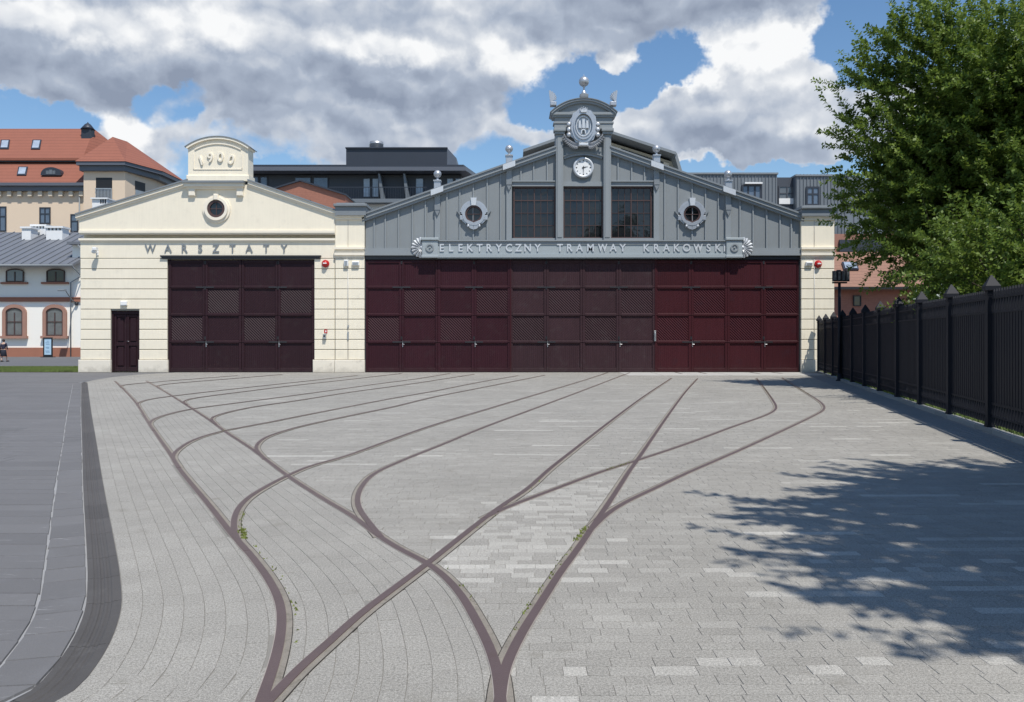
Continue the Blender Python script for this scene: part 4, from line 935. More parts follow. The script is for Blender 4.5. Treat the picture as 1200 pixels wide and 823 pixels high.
for dx, h, w_ in ((-.19, .24, .055), (0, .32, .065), (.19, .24, .055)):
    q = MB(); q.box(ex+dx-w_, ex+dx+w_, Y-.31, Y-.17, ez-.1, ez+h)
    for j in (-1, 0, 1): q.box(ex+dx+j*w_*.8-.015, ex+dx+j*w_*.8+.015, Y-.31, Y-.17, ez+h, ez+h+.035)
    q.build('castle_tower', 'silver_light', em)
q = MB(); q.arcband(ex, ez-.27, .07, .13, 0, 180, Y-.29, Y-.17, 14); q.box(ex-.13, ex-.07, Y-.29, Y-.17, ez-.38, ez-.27); q.box(ex+.07, ex+.13, Y-.29, Y-.17, ez-.38, ez-.27); q.build('castle_gate', 'silver_light', em)
MB().prism([(ex-.07, ez-.38), (ex+.07, ez-.38), (ex+.07, ez-.26), (ex, ez-.19), (ex-.07, ez-.26)], Y-.2, Y-.17).build('gateway', 'lead_cap', em)
q = MB(); q.box(ex-.14, ex+.14, Y-.42, Y-.25, ez+.66, ez+.73)
for k in range(5): t = -2+k; q.prism([(ex+t*.065-.028, ez+.73), (ex+t*.065+.028, ez+.73), (ex+t*.085, ez+.93-abs(t)*.03)], Y-.40, Y-.28); q.ball((ex+t*.085, Y-.34, ez+.93-abs(t)*.03), .025, 8)
q.build('crown', 'silver_light', em)
q = MB(); q.cbox(ex-.24, ex+.24, Y-.34, Y-.1, ez-1.0, ez-.84, .04); q.build('ribbon', 'silver_light', em)
for sg2 in (-1, 1):
    q = MB()
    def leaf3(x, z, t, L_, w_):
        c_, s_ = math.cos(t), math.sin(t); q.add([(x, Y-.16, z), (x+c_*L_*.5-s_*w_, Y-.17, z+s_*L_*.5+c_*w_), (x+c_*L_, Y-.14, z+s_*L_), (x+c_*L_*.5+s_*w_, Y-.17, z+s_*L_*.5-c_*w_), (x+c_*L_*.5, Y-.24, z+s_*L_*.5)], [(0, 4, 1), (1, 4, 2), (2, 4, 3), (3, 4, 0), (0, 1, 2, 3)])
    path = [(ex+sg2*(.2+.72*u), Y-.16, ez-.94-.02*math.sin(u*3)+.42*u**2.0) for u in np.linspace(0, 1, 10)]; q.tube(path, .022, 6)
    for i, p in enumerate(path):
        d = 0 if sg2 > 0 else PI
        for s3 in (-1, 1): leaf3(p[0], p[2], (d+s3*.75*sg2+.5*sg2*i/9 if True else 0), .30-.012*i, .055)
    q.build('palm_branch', 'silver', em)
em.location.y -= .13
# ---- gates of the hall
mats12 = ['gate_wine']*4+['gate_faded']*4+['gate_red']*4
for i in range(12): gate_leaf(hl, FX(427.8)+i*42.5/S, i+1, mats12[i], i in (1, 3, 5, 7, 9, 11))
for px in (427.6, 598.4, 768.4, 937.4): pxbox(MB(), px-.8, px+.8, 304.2, 436.6, Y+.05, Y+.36).build('gate_post', 'steel_dark' if px in (427.6, 937.4) else 'gate_red', hl)
pxbox(MB(), 427.6, 938, 433.4, 436.8, Y+.10, Y+.37).build('gate_sill', 'steel_dark', hl)
q = MB(); q.cbox(FX(766.6), FX(768.8), Y-.02, Y+.05, FZ(400), FZ(387.5), .01); q.tube([(FX(767.7), Y-.0, FZ(398)), (FX(767.7), Y-.07, FZ(397)), (FX(767.7), Y-.07, FZ(390)), (FX(767.7), Y-.0, FZ(389))], .014, 6); q.build('long_handle', 'galvanised', hl)
# ---- cream piers
def pier(a, c, cap_a, cap_c, cap_t, cap_b):
    pxbox(MB(), a+.3, c-.3, cap_b, 436.6, Y-.02, Y+1.5).build('pier_core', 'joint_grey', hl)
    q = MB(); pxbox(q, a, c, cap_b, cap_b+1.6, Y-.22, Y+1.6); pxbox(q, a, c, cap_b+1.6, cap_b+4.4, Y-.14, Y+1.55); q.build('pier_neck_moulding', 'cream_trim', hl)
    pxbox(MB(), a, c, cap_b+4.4, 290.2, Y-.06, Y+1.52).build('pier_shaft', 'cream', hl)
    q = MB(); pxbox(q, a-.6, c+.4, 290.2, 292.6, Y-.20, Y+1.55); pxbox(q, a, c, 292.6, 296.6, Y-.08, Y+1.53); pxbox(q, a-.6, c+.4, 296.6, 299.6, Y-.18, Y+1.54); pxbox(q, a, c, 299.6, 302.4, Y-.09, Y+1.53); q.build('pier_band', 'cream_trim', hl)
    q = MB(); pxbox(q, cap_a+1.5, cap_c-1.5, cap_t+3.0, cap_b, Y-.30, Y+1.7); pxbox(q, cap_a, cap_c, cap_t, cap_t+3.0, Y-.42, Y+1.8, .02); pxbox(q, cap_a+3, cap_c-3, cap_t-1.4, cap_t, Y-.3, Y+1.7); q.build('pier_cap', 'lead_cap', hl)
    rows = [302.6]+[303.4+11.83*k for k in range(1, 11)]
    for i in range(10): pxbox(MB(), a, c, rows[i]+.42, rows[i+1]-.42, Y-.06, Y+.1, .014).build('plaster_course', 'cream', hl)
    pxbox(MB(), a-.4, c+.5, 421.8, 436.6, Y-.13, Y+.1, .02).build('plinth', 'cream_plinth', hl)
pier(393.2, 427.2, 392.6, 431.4, 240.2, 253.4); pier(938.6, 977.2, 936, 979.6, 243, 254)
q = MB(); q.tube([(FX(408.2), Y-.08, FZ(304)), (FX(408.2), Y-.08, FZ(436))], .014, 6); q.box(FX(407.6), FX(409.2), Y-.12, Y-.06, FZ(384), FZ(381)); q.box(FX(407.4), FX(409.2), Y-.11, Y-.06, FZ(398), FZ(389)); q.build('cable_conduit', 'galvanised', hl)
q = MB(); q.tube([(FX(408.2), Y-.075, FZ(241)), (FX(408.2), Y-.075, FZ(290))], .009, 5); q.tube([(FX(953.6), Y-.08, FZ(303)), (FX(953.6), Y-.08, FZ(436))], .011, 5); q.tube([(FX(953.6), Y-.075, FZ(250)), (FX(953.6), Y-.075, FZ(290))], .009, 5); q.build('lightning_conductor', 'galvanised', hl)
# ---- name sign across the hall
ns = empty('hall_sign', (FX(683), Y-.3, FZ(300)), 'long pale grey sign board reading ELEKTRYCZNY TRAMWAY KRAKOWSKI with shell fans at both ends', 'sign')
q = MB(); pxbox(q, 513, 850, 287.2, 298.6, Y-.14, Y+.0); pxbox(q, 513, 850, 298.6, 302.2, Y-.22, Y+.0); pxbox(q, 512.8, 850.2, 302.2, 303.2, Y-.18, Y+.0); q.build('sign_board', 'grey_sign', ns)
q = MB(); pxbox(q, 510, 853, 283.4, 287.2, Y-.18, Y+.0); pxbox(q, 509.4, 853.6, 282.0, 283.4, Y-.25, Y+.0); q.build('top_moulding', 'grey_trim', ns)
for c0 in (504.3, 859.2):
    q = MB(); pxbox(q, c0-9.4, c0+9.4, 282.6, 300.4, Y-.26, Y+.0, .03); pxbox(q, c0-10, c0+10, 299.6, 302.8, Y-.29, Y+.0, .02); pxbox(q, c0-10.4, c0+10.4, 279.4, 282.6, Y-.33, Y+.0, .03); q = q.build('end_block', 'grey_sign', ns)
    x_, z_ = FX(c0), FZ(291.2); MB().arcband(x_, z_, .135, .205, 0, 360, Y-.31, Y-.24, 24).lathe([(.06, 0), (.05, .05), (.01, .07)], (x_, Y-.25, z_), 12, 'y').build('rosette', 'grey_trim', q)
for sg2, px in ((-1, 494.6), (1, 869.2)):
    q = MB(); x_, z_ = FX(px), FZ(290.4)
    for k in range(9):
        t0 = math.radians(90+sg2*-1*(k*20+1) if sg2 < 0 else 90-(k*20+1)); t0 = math.radians(90-sg2*(k*20+1)); t1 = math.radians(90-sg2*(k*20+19)); tm = (t0+t1)/2
        r0, r1 = .10, 12.2/S; p = [(x_+r0*math.cos(t0), Y-.14, z_+r0*math.sin(t0)), (x_+r1*.94*math.cos(t0), Y-.10, z_+r1*.94*math.sin(t0)), (x_+r1*1.03*math.cos(tm), Y-.15, z_+r1*1.03*math.sin(tm)), (x_+r1*.94*math.cos(t1), Y-.10, z_+r1*.94*math.sin(t1)), (x_+r0*math.cos(t1), Y-.14, z_+r0*math.sin(t1)), (x_+r1*.55*math.cos(tm), Y-.24, z_+r1*.55*math.sin(tm))]
        bk = [(a_, Y-.0, c_) for a_, b_, c_ in p[:5]]
        fs = [(0, 1, 5), (1, 2, 5), (2, 3, 5), (3, 4, 5), (4, 0, 5)]+[(i, i+6, (i+1) % 5+6, (i+1) % 5) for i in range(5)]
        if sg2 < 0: fs = fs
        q.add(p+bk, fs)
    q.lathe([(.11, 0), (.09, .06), (.03, .09)], (x_, Y-.12, z_), 12, 'y'); q.build('shell_fan', 'silver_light', ns)
SIGN = list(zip('ELEKTRYCZNY', (517.9, 528.7, 539.7, 550.7, 562.2, 573.0, 584.6, 596.5, 607.5, 618.2, 629.9)))+list(zip('TRAMWAY', (656, 667, 678.8, 691.6, 705.8, 718.2, 729.2)))+list(zip('KRAKOWSKI', (756.6, 768.4, 780.3, 791.9, 803.9, 817.3, 829.4, 840.3, 848.0)))
for ch, x in SIGN: letter(ch, .53, .02, 'silver_light', ns, (FX(x)+.0, Y-.165, FZ(291.4)), .010, 'letter', 0, .93 if ch not in 'W' else .8)

# ---- small fixtures on the walls
def fixture(name, px, py, label, cat): return empty(name, (FX(px), Y, FZ(py)), label, cat)
c1 = fixture('security_camera', 114.5, 298, 'white security camera on a bracket high on the left end of the workshop wall', 'camera')
q = MB(); q.tube([(FX(114), Y-.0, FZ(296)), (FX(114), Y-.28, FZ(297))], .03, 8); q.cbox(FX(112.6), FX(115.6), Y-.03, Y+.05, FZ(299.5), FZ(293), .01); q.build('bracket', 'white_paint', c1)
q = MB(); q.lathe([(.06, 0), (.12, .05), (.13, .12), (.10, .2), (.02, .22)], (FX(114), Y-.32, FZ(298)), 14); q.build('dome', 'white_paint', c1)
q = MB(); q.cbox(FX(113.5), FX(118), Y-.5, Y-.24, FZ(294.6), FZ(291), .02); q.build('camera_body', 'white_paint', c1)
c1 = fixture('wall_lamp', 145.5, 357, 'small white bulkhead lamp above the small brown door', 'lamp')
pxbox(MB(), 142, 149.4, 353.2, 358, Y-.12, Y+.02, .02).build('lamp_housing', 'white_paint', c1); pxbox(MB(), 142.6, 148.8, 357.4, 358.6, Y-.14, Y-.12).build('lens', 'galvanised', c1)
for px, py, lb, yo in ((381.6, 309.2, 'red round alarm sounder beside the top right corner of the workshop gate', 0), (958, 309.8, 'red round alarm sounder on the far right cream pier', -.06)):
    c1 = fixture('alarm_sounder', px, py, lb, 'alarm'); c1['group'] = 'red alarm sounders on the front walls'
    MB().lathe([(.19, 0), (.19, .05), (.17, .08)], (FX(px), Y+yo+.0, FZ(py)), 24, 'y').build('backplate', 'red_plastic', c1)
    MB().lathe([(.14, 0), (.13, .09), (.08, .14), (.02, .15)], (FX(px), Y+yo-.07, FZ(py)), 24, 'y').build('horn', 'red_plastic', c1)
    q = MB(); q.box(FX(px)-.09, FX(px)+.09, Y+yo-.222, Y+yo-.20, FZ(py)-.02, FZ(py)+.035); q.build('grille', 'white_paint', c1)
for nm, px, py, w_, h_, lb in (('floodlight', 406.3, 308.8, 2.6, 7.5, 'narrow white lamp at the top of the middle cream pier'), ('light_box', 417.4, 309.2, 4.2, 5, 'wide white light box at the top of the middle cream pier, beside the hall gate'), ('light_box', 947.2, 309.6, 4.0, 4.6, 'wide white light box beside the red sounder on the far right pier')):
    c1 = fixture(nm, px, py, lb, 'lamp'); a, c, t, bt = px-w_, px+w_, py-h_/2, py+h_/2
    q = MB(); pxbox(q, a, c, t, bt, Y-.20, Y-.04, .03); q.build('housing', 'white_paint', c1); pxbox(MB(), a+1.0, c-1.0, t+1.2, bt-1.2, Y-.212, Y-.2).build('lens', 'galvanised', c1)
c1 = fixture('call_box', 381.3, 396, 'small grey call box below a red fire sign right of the workshop gate', 'call box')
q = MB(); pxbox(q, 379, 382.6, 391.4, 397.6, Y-.14, Y+.02, .015); q.build('box_body', 'galvanised', c1); pxbox(MB(), 379.8, 381.6, 393, 395, Y-.15, Y-.14).build('button_field', 'black', c1)
c1 = fixture('fire_sign', 381.8, 387, 'tiny red square sign with a white mark right of the workshop gate', 'sign')
pxbox(MB(), 380, 383.6, 386.4, 390.6, Y-.02, Y+.01).build('sign_plate', 'red_plastic', c1); pxbox(MB(), 381.2, 382.6, 387.4, 389.4, Y-.024, Y-.02).build('print', 'white_paint', c1)
# ================================================================ FENCE
fc = empty('fence', (fence_x(16), 16, 0), 'tall black metal fence with pointed posts along the right side of the yard', 'fence')
u = Vector((.2359, .9718, 0)); nrm = Vector((-.9718, .2359, 0))
def fbox(m, d, along, across, z0, z1, a0=0.0, o0=0.0):
    """box on the fence line: centre at distance d, size along/across the line"""
    c = Vector((fence_x(d), d, 0))+u*a0+nrm*o0; a = u*(along/2); n_ = nrm*(across/2)
    p = [c-a-n_, c+a-n_, c+a+n_, c-a+n_]; m.add([(q.x, q.y, z0) for q in p]+[(q.x, q.y, z1) for q in p], [(0, 3, 2, 1), (4, 5, 6, 7), (0, 1, 5, 4), (1, 2, 6, 5), (2, 3, 7, 6), (3, 0, 4, 7)])
dposts = [15.6+2.69*k for k in range(-5, 11)]
def post_mesh():
    m = MB(); W_ = .085
    def ring(hw, z): return [tuple(u*(sa*hw)+nrm*(sn*hw)+Vector((0, 0, z))) for sa, sn in ((-1, -1), (1, -1), (1, 1), (-1, 1))]
    def lo(h0, z0, h1, z1): m.add(ring(h0, z0)+ring(h1, z1), [(0, 1, 5, 4), (1, 2, 6, 5), (2, 3, 7, 6), (3, 0, 4, 7), (4, 5, 6, 7), (3, 2, 1, 0)])
    lo(W_, .0, W_, 2.66); lo(W_+.012, 0, W_+.012, .12); lo(W_*.55, 2.66, W_*.55, 2.67)
    lo(.125, 2.58, .125, 2.66); lo(.125, 2.66, .012, 2.86); lo(W_+.01, 2.50, W_+.01, 2.53)
    return m
pm = None
for d in dposts:
    at = (fence_x(d), d, 0)
    if pm is None: pm = post_mesh().build('post', 'fence_black', fc, at=at)
    else: share('post', pm, fc, at)
pk = None
for k, (d0, d1) in enumerate(zip(dposts[:-1], dposts[1:])):
    dm = (d0+d1)/2; ln = (d1-d0)/.9718-.17
    for z in (.30, .52, 2.18, 2.44):
        q = MB(); fbox(q, dm, ln, .045, z-.022, z+.022); q.build('rail', 'fence_black', fc)
    q = MB(); fbox(q, dm, ln-.02, .010, .54, 2.16, 0, .004); q.build('infill_sheet', 'fence_black', fc)
    n_ = 18
    for i in range(n_):
        a0 = -ln/2+ln*(i+.5)/n_; at = Vector((fence_x(dm), dm, 0))+u*a0
        if k < 0: continue
        if pk is None:
            q = MB(); a = u*.03; n2 = nrm*.016; pts = []
            for z, s_ in ((.15, 1), (2.55, 1), (2.60, .55)):
                pts += [tuple(-a*s_-n2*s_+Vector((0, 0, z))), tuple(a*s_-n2*s_+Vector((0, 0, z))), tuple(a*s_+n2*s_+Vector((0, 0, z))), tuple(-a*s_+n2*s_+Vector((0, 0, z)))]
            q.add(pts, [(0, 1, 5, 4), (1, 2, 6, 5), (2, 3, 7, 6), (3, 0, 4, 7), (4, 5, 9, 8), (5, 6, 10, 9), (6, 7, 11, 10), (7, 4, 8, 11), (8, 9, 10, 11), (3, 2, 1, 0)])
            pk = q.build('picket', 'fence_black', fc, at=at)
        else: share('picket', pk, fc, at)
# lamp post with floodlights in front of the fence
lx, ly = 13.16, 34.3
lp = empty('floodlight_post', (lx, ly, 0), 'thin black post carrying small floodlights, before the fence near the right pier', 'lamp post')
MB().tube([(lx, ly, 0), (lx, ly, 3.95)], [.07, .055], 10).build('pole', 'fence_black', lp)
MB().lathe([(.14, 0), (.14, .03), (.09, .06), (.08, .3)], (lx, ly, 0), 12).build('base', 'fence_black', lp)
MB().box(lx-.28, lx+.30, ly-.04, ly+.04, 3.92, 3.98).build('crossbar', 'fence_black', lp)
for i in range(4):
    x = lx-.20+i*.17; q = MB(); q.cbox(x-.07, x+.07, ly-.10, ly+.06, 4.0, 4.42+.04*(i % 2), .02)
    f = q.build('floodlight', 'steel_dark', lp); MB().box(x-.05, x+.05, ly-.112, ly-.10, 4.04, 4.38).build('lens', 'glass_grey', f)

# ================================================================ BUILDINGS BEHIND
def quadwin(parent, px0, px1, py0, py1, d, y, cols=2, rows=1, fr='window_brown', gl='glass_dark', arch=0.0, fw=.07, sill=None, name='window'):
    x0, z1 = XZ(px0, py0, d); x1, z0 = XZ(px1, py1, d); m = MB(); m.box(x0, x0+fw, y-.06, y+.05, z0, z1); m.box(x1-fw, x1, y-.06, y+.05, z0, z1)
    if arch:
        n = 8; cx = (x0+x1)/2; hw = (x1-x0)/2; ou = [(cx-hw*math.cos(PI*i/n), z1+arch*math.sin(PI*i/n)) for i in range(n+1)]
        for i in range(n): m.prism([ou[i], ou[i+1], (ou[i+1][0], ou[i+1][1]-fw), (ou[i][0], ou[i][1]-fw)], y-.06, y+.05)
    else: m.box(x0+fw, x1-fw, y-.06, y+.05, z1-fw, z1)
    m.box(x0+fw, x1-fw, y-.06, y+.05, z0, z0+fw)
    for i in range(1, cols): x = x0+(x1-x0)*i/cols; m.box(x-fw*.5, x+fw*.5, y-.05, y+.04, z0+fw, z1)
    for j in range(1, rows): z = z1-(z1-z0)*j/rows*(.8 if rows == 2 else 1); m.box(x0+fw, x1-fw, y-.055, y+.045, z-fw*.45, z+fw*.45)
    w = m.build(name, fr, parent)
    for i in range(cols):
        a = x0+(x1-x0)*i/cols; c = x0+(x1-x0)*(i+1)/cols
        if arch:
            cx = (x0+x1)/2; hw = (x1-x0)/2; zt = lambda x: z1+arch*math.sqrt(max(0, 1-((x-cx)/hw)**2))-.02
            pts = [(a, z0), (c, z0)]+[(x, zt(x)) for x in np.linspace(c, a, 5)]; MB().prism(pts, y, y+.02).build('pane', gl, w)
        else: MB().box(a+.01, c-.01, y, y+.02, z0+.01, z1-.01).build('pane', gl, w)
    if sill:
        MB().box(x0-.15, x1+.15, y-.22, y, z0-.16, z0).build('sill', sill, w)
    return w
# -- white house with brick bands, far left
d = 80.0; Yh = 80.0
wh = empty('white_house', (XZ(40, 400, d)[0], Yh, 0), 'white building with brick bands, arched windows and grey metal roof, far left', 'building')
x0 = XZ(-260, 0, d)[0]; x1 = XZ(84, 0, d)[0]; ze = XZ(0, 311, d)[1]
MB().box(x0, x1, Yh+.1, Yh+12, -.05, ze).build('wall', 'white_plaster', wh)
x2 = XZ(140, 0, d)[0]
MB().box(x1, x2, Yh+.12, Yh+9, -.05, XZ(0, 286, d)[1]).build('side_wall', 'white_plaster', wh)
MB().box(x1-.2, x2, Yh-.5, Yh+9, XZ(0, 287, d)[1], XZ(0, 284, d)[1]).build('side_roof_edge', 'zinc_roof', wh)
for k in range(int((x2-x0)/2.4)): a = x0+k*2.4; MB().box(a, a+2.39, Yh-.02, Yh+.12, -.05, XZ(0, 407.5, d)[1]).build('brick_plinth', 'brick_trim', wh)
q = MB(); q.box(x0, x2, Yh-.06, Yh+.12, XZ(0, 353.6, d)[1], XZ(0, 349.6, d)[1]); q.box(x0, x2, Yh-.12, Yh+.12, XZ(0, 349.6, d)[1], XZ(0, 348.4, d)[1]); q.build('brick_band', 'brick_trim', wh)
# metal roof: eave over the wall, up to the ridge, with standing seams
r0 = (Yh-1.6, XZ(0, 309.5, 78.4)[1]); r1 = (Yh+7.5, XZ(0, 272.5, 87.5)[1]); xr0, xr1 = x0-1, XZ(84.5, 0, 78.4)[0]
q = MB(); q.add([(xr0, r0[0], r0[1]), (xr1, r0[0], r0[1]), (xr1+1.2, r1[0], r1[1]), (xr0, r1[0], r1[1]), (xr0, r0[0], r0[1]-.22), (xr1, r0[0], r0[1]-.22), (xr1+1.2, r1[0], r1[1]-.3), (xr0, r1[0], r1[1]-.3)], [(0, 1, 2, 3), (7, 6, 5, 4), (0, 4, 5, 1), (1, 5, 6, 2), (2, 6, 7, 3), (3, 7, 4, 0)])
q.add([(xr0, r1[0], r1[1]), (xr1+1.2, r1[0], r1[1]), (xr1+1.2, Yh+14, r1[1]-3.2), (xr0, Yh+14, r1[1]-3.2)], [(0, 1, 2, 3)]); rf = q.build('roof', 'zinc_roof', wh)
x = xr1-.4
while x > xr0:
    q = MB(); xt = x+1.0; q.add([(x-.035, r0[0], r0[1]), (x+.035, r0[0], r0[1]), (xt+.035, r1[0], r1[1]), (xt-.035, r1[0], r1[1])]+[(a, b_, c+.09) for a, b_, c in [(x-.035, r0[0], r0[1]), (x+.035, r0[0], r0[1]), (xt+.035, r1[0], r1[1]), (xt-.035, r1[0], r1[1])]], [(4, 5, 6, 7), (0, 1, 5, 4), (1, 2, 6, 5), (2, 3, 7, 6), (3, 0, 4, 7)]); q.build('roof_seam', 'zinc_roof', rf); x -= .86
q = MB(); q.tube([(xr0, r0[0]-.08, r0[1]-.14), (xr1+.1, r0[0]-.08, r0[1]-.14)], .10, 8); q.tube([(xr1, r0[0], r0[1]-.2), (xr1+.1, Yh-.1, r0[1]-1.0), (XZ(83.5, 0, d)[0], Yh-.1, r0[1]-1.6), (XZ(83.5, 0, d)[0], Yh-.1, 0)], .055, 8); q.build('gutter', 'lead_cap', wh)
q = MB(); q.tube([(xr1+.0, Yh-.55, XZ(0, 288, d)[1]), (xr1+.6, Yh-.5, XZ(0, 297, d)[1]), (xr1+.65, Yh-.5, XZ(0, 304, d)[1])], .07, 8); q.build('downpipe', 'lead_cap', wh)
for a, c in ((-46, -24), (7, 28), (54.5, 76), (-98, -76), (-150, -128)):
    w = quadwin(wh, a, c, 318.6, 330.6, d, Yh, 2, 1, 'window_brown', 'glass_blue' if a == 7 else 'glass_dark', .28, .10)
    MB().box(XZ(a-5.5, 0, d)[0], XZ(c+4.5, 0, d)[0], Yh-.16, Yh+.1, XZ(0, 333, d)[1], XZ(0, 330.8, d)[1]).build('sill', 'brick_trim', w)
for a, c in ((-47.5, -28), (7.4, 26.8), (54.6, 74), (-102, -82)):
    w = quadwin(wh, a, c, 366.5, 393.6, d, Yh, 2, 2, 'window_brown', 'glass_grey', .42, .10)
    xa, z1 = XZ(a, 366.5, d); xc, z0 = XZ(c, 393.6, d); q = MB(); q.box(xa-.34, xa-.02, Yh-.12, Yh+.12, z0-.02, z1); q.box(xc+.02, xc+.34, Yh-.12, Yh+.12, z0-.02, z1)
    n = 10; cx = (xa+xc)/2; hw = (xc-xa)/2
    for i in range(n):
        p = [(cx-(hw+o)*math.cos(PI*(i+e)/n), z1+(.44+o*1.0)*math.sin(PI*(i+e)/n)) for o, e in ((.02, 0), (.34, 0), (.34, 1), (.02, 1))]; q.prism(p, Yh-.12, Yh+.12)
    q.build('window_surround', 'sandstone_red', w); MB().box(xa-.46, xc+.46, Yh-.26, Yh+.1, z0-.26, z0-.02).build('sill', 'sandstone_red', w)
for a, c, t, bt, dd in ((25.5, 36, 265.5, 281, 85.2), (37, 53.5, 263, 278, 86.8), (54, 73, 265, 281, 85.2)):
    xa, zt = XZ(a, t, dd); xc, zb = XZ(c, bt, dd); q = MB(); q.box(xa, xc, dd, dd+1.3, zb-1.5, zt-.45); q.box(xa-.12, xc+.12, dd-.12, dd+1.42, zt-.2, zt-.02); q.box(xa+.05, xc-.05, dd+.05, dd+1.25, zt-.45, zt-.2) if False else None
    n = 4 if a != 25 else 3
    for i in range(n+1): x = xa+.08+(xc-xa-.16)*i/n; q.box(x-.08, x+.08, dd+.02, dd+1.28, zt-.45, zt-.2)
    q.box(xa+.3, xc-.3, dd+.3, dd+1.0, zt-.45, zt-.2) if False else None
    c_ = q.build('chimney', 'white_paint', wh); MB().box(xa+.1, xc-.1, dd+.5, dd+.8, zt-.45, zt-.2).build('flue_shade', 'black', c_)
# wall lamp on a long bracket at the right end of that house, the advertising stand, a passer-by
bx, bz = XZ(88.4, 356, d-.2)
wl = empty('bracket_lamp', (bx, Yh, 0), 'grey street lamp on a long slanting bracket on the white wall beside the workshop', 'lamp')
MB().tube([(bx, Yh+.1, bz), (bx-.2, Yh-.5, bz+.35), (XZ(75.5, 340.4, 77)[0], 77.2, XZ(0, 340.4, 77)[1])], [.06, .05, .045], 8).build('bracket_arm', 'lead_cap', wl)
hx, hz = XZ(73, 340.2, 77); q = MB(); q.cbox(hx-.42, hx+.22, 76.95, 77.3, hz-.07, hz+.08, .03); q.build('lamp_head', 'lead_cap', wl)
MB().lathe([(.16, 0), (.16, .12), (.10, .2)], (bx, Yh+.05, bz), 12, 'y').build('wall_mount', 'steel_dark', wl)
ax, _ = XZ(56.2, 0, 78); az0 = 0
ab = empty('advert_stand', (ax, 78, 0), 'dark framed advertising stand with pale blue poster by the white house', 'sign stand')
z0, z1 = .05, XZ(0, 395.6, 78)[1]; w_ = .42; q = MB(); q.box(ax-w_, ax-w_+.1, 77.95, 78.05, z0, z1); q.box(ax+w_-.1, ax+w_, 77.95, 78.05, z0, z1); q.box(ax-w_+.1, ax+w_-.1, 77.95, 78.05, z1-.12, z1); q.box(ax-w_+.1, ax+w_-.1, 77.95, 78.05, z0, z0+.18); q.build('stand_frame', 'black', ab)
MB().box(ax-w_-.12, ax+w_+.12, 77.7, 78.3, -.004, .05).build('base', 'black', ab)
pp = MB().box(ax-w_+.1, ax+w_-.1, 77.98, 78.02, z0+.18, z1-.12).build('poster', 'poster_blue', ab)
q = MB()
for i, (zz, ww) in enumerate(((1.62, .10), (1.45, .22), (1.30, .16), (1.0, .2), (.9, .12), (.62, .24), (.5, .18))): q.box(ax-ww, ax+ww*(.6 if i % 2 else 1), 77.972, 77.98, zz*.9, zz*.9+.035)
q.build('print', 'poster_print', pp)
# -- big peach building with orange tiled roofs
d = 110.0
ob = empty('orange_roof_building', (XZ(60, 0, d)[0], d, 0), 'large peach building with steep orange tiled roofs and a corner loggia tower', 'building')
def bx_(m, a, c, t, bt, dd, y0, y1): xa, zt = XZ(a, t, dd); xc, zb = XZ(c, bt, dd); m.box(xa, xc, y0, y1, zb, zt); return m
bx_(MB(), -300, 104, 222, 420, d, d+.1, d+16).build('wall', 'peach_plaster', ob)
q = MB(); bx_(q, -300, 104, 215.5, 219, d, d-.9, d+.4); bx_(q, -300, 102, 219, 224.5, d, d-.5, d+.4); q.build('eaves_cornice', 'navy_metal_light', ob)
for px in range(-290, 100, 12): bx_(MB(), px, px+4.6, 224.5, 230.5, d, d-.35, d+.12).build('eaves_bracket', 'peach_shade', ob)
def slope(m, a0, c0, p0, y0, a1, c1, p1, y1, th=.3, dd0=None, dd1=None):
    """roof plane between an eave row and an upper row (photo rows at their own distances)"""
    xa, z0 = XZ(a0, p0, y0); xb = XZ(c0, p0, y0)[0]; xc, z1 = XZ(a1, p1, y1); xd = XZ(c1, p1, y1)[0]
    v = [(xa, y0, z0), (xb, y0, z0), (xd, y1, z1), (xc, y1, z1)]; m.add(v+[(p[0], p[1], p[2]-th) for p in v], [(0, 1, 2, 3), (7, 6, 5, 4), (0, 4, 5, 1), (1, 5, 6, 2), (2, 6, 7, 3), (3, 7, 4, 0)]); return m
slope(MB(), -300, 99, 215, d-.8, -300, 97, 189.5, d+3.2).build('lower_roof', 'tile_orange', ob)
q = MB(); bx_(q, -300, 99, 185.5, 190.5, d+3, d+2.6, d+4.2); q.build('roof_step', 'navy_metal', ob)
slope(MB(), -300, 97, 185.4, d+2.4, -300, 110, 151.0, d+8.5).build('upper_roof', 'tile_orange', ob)
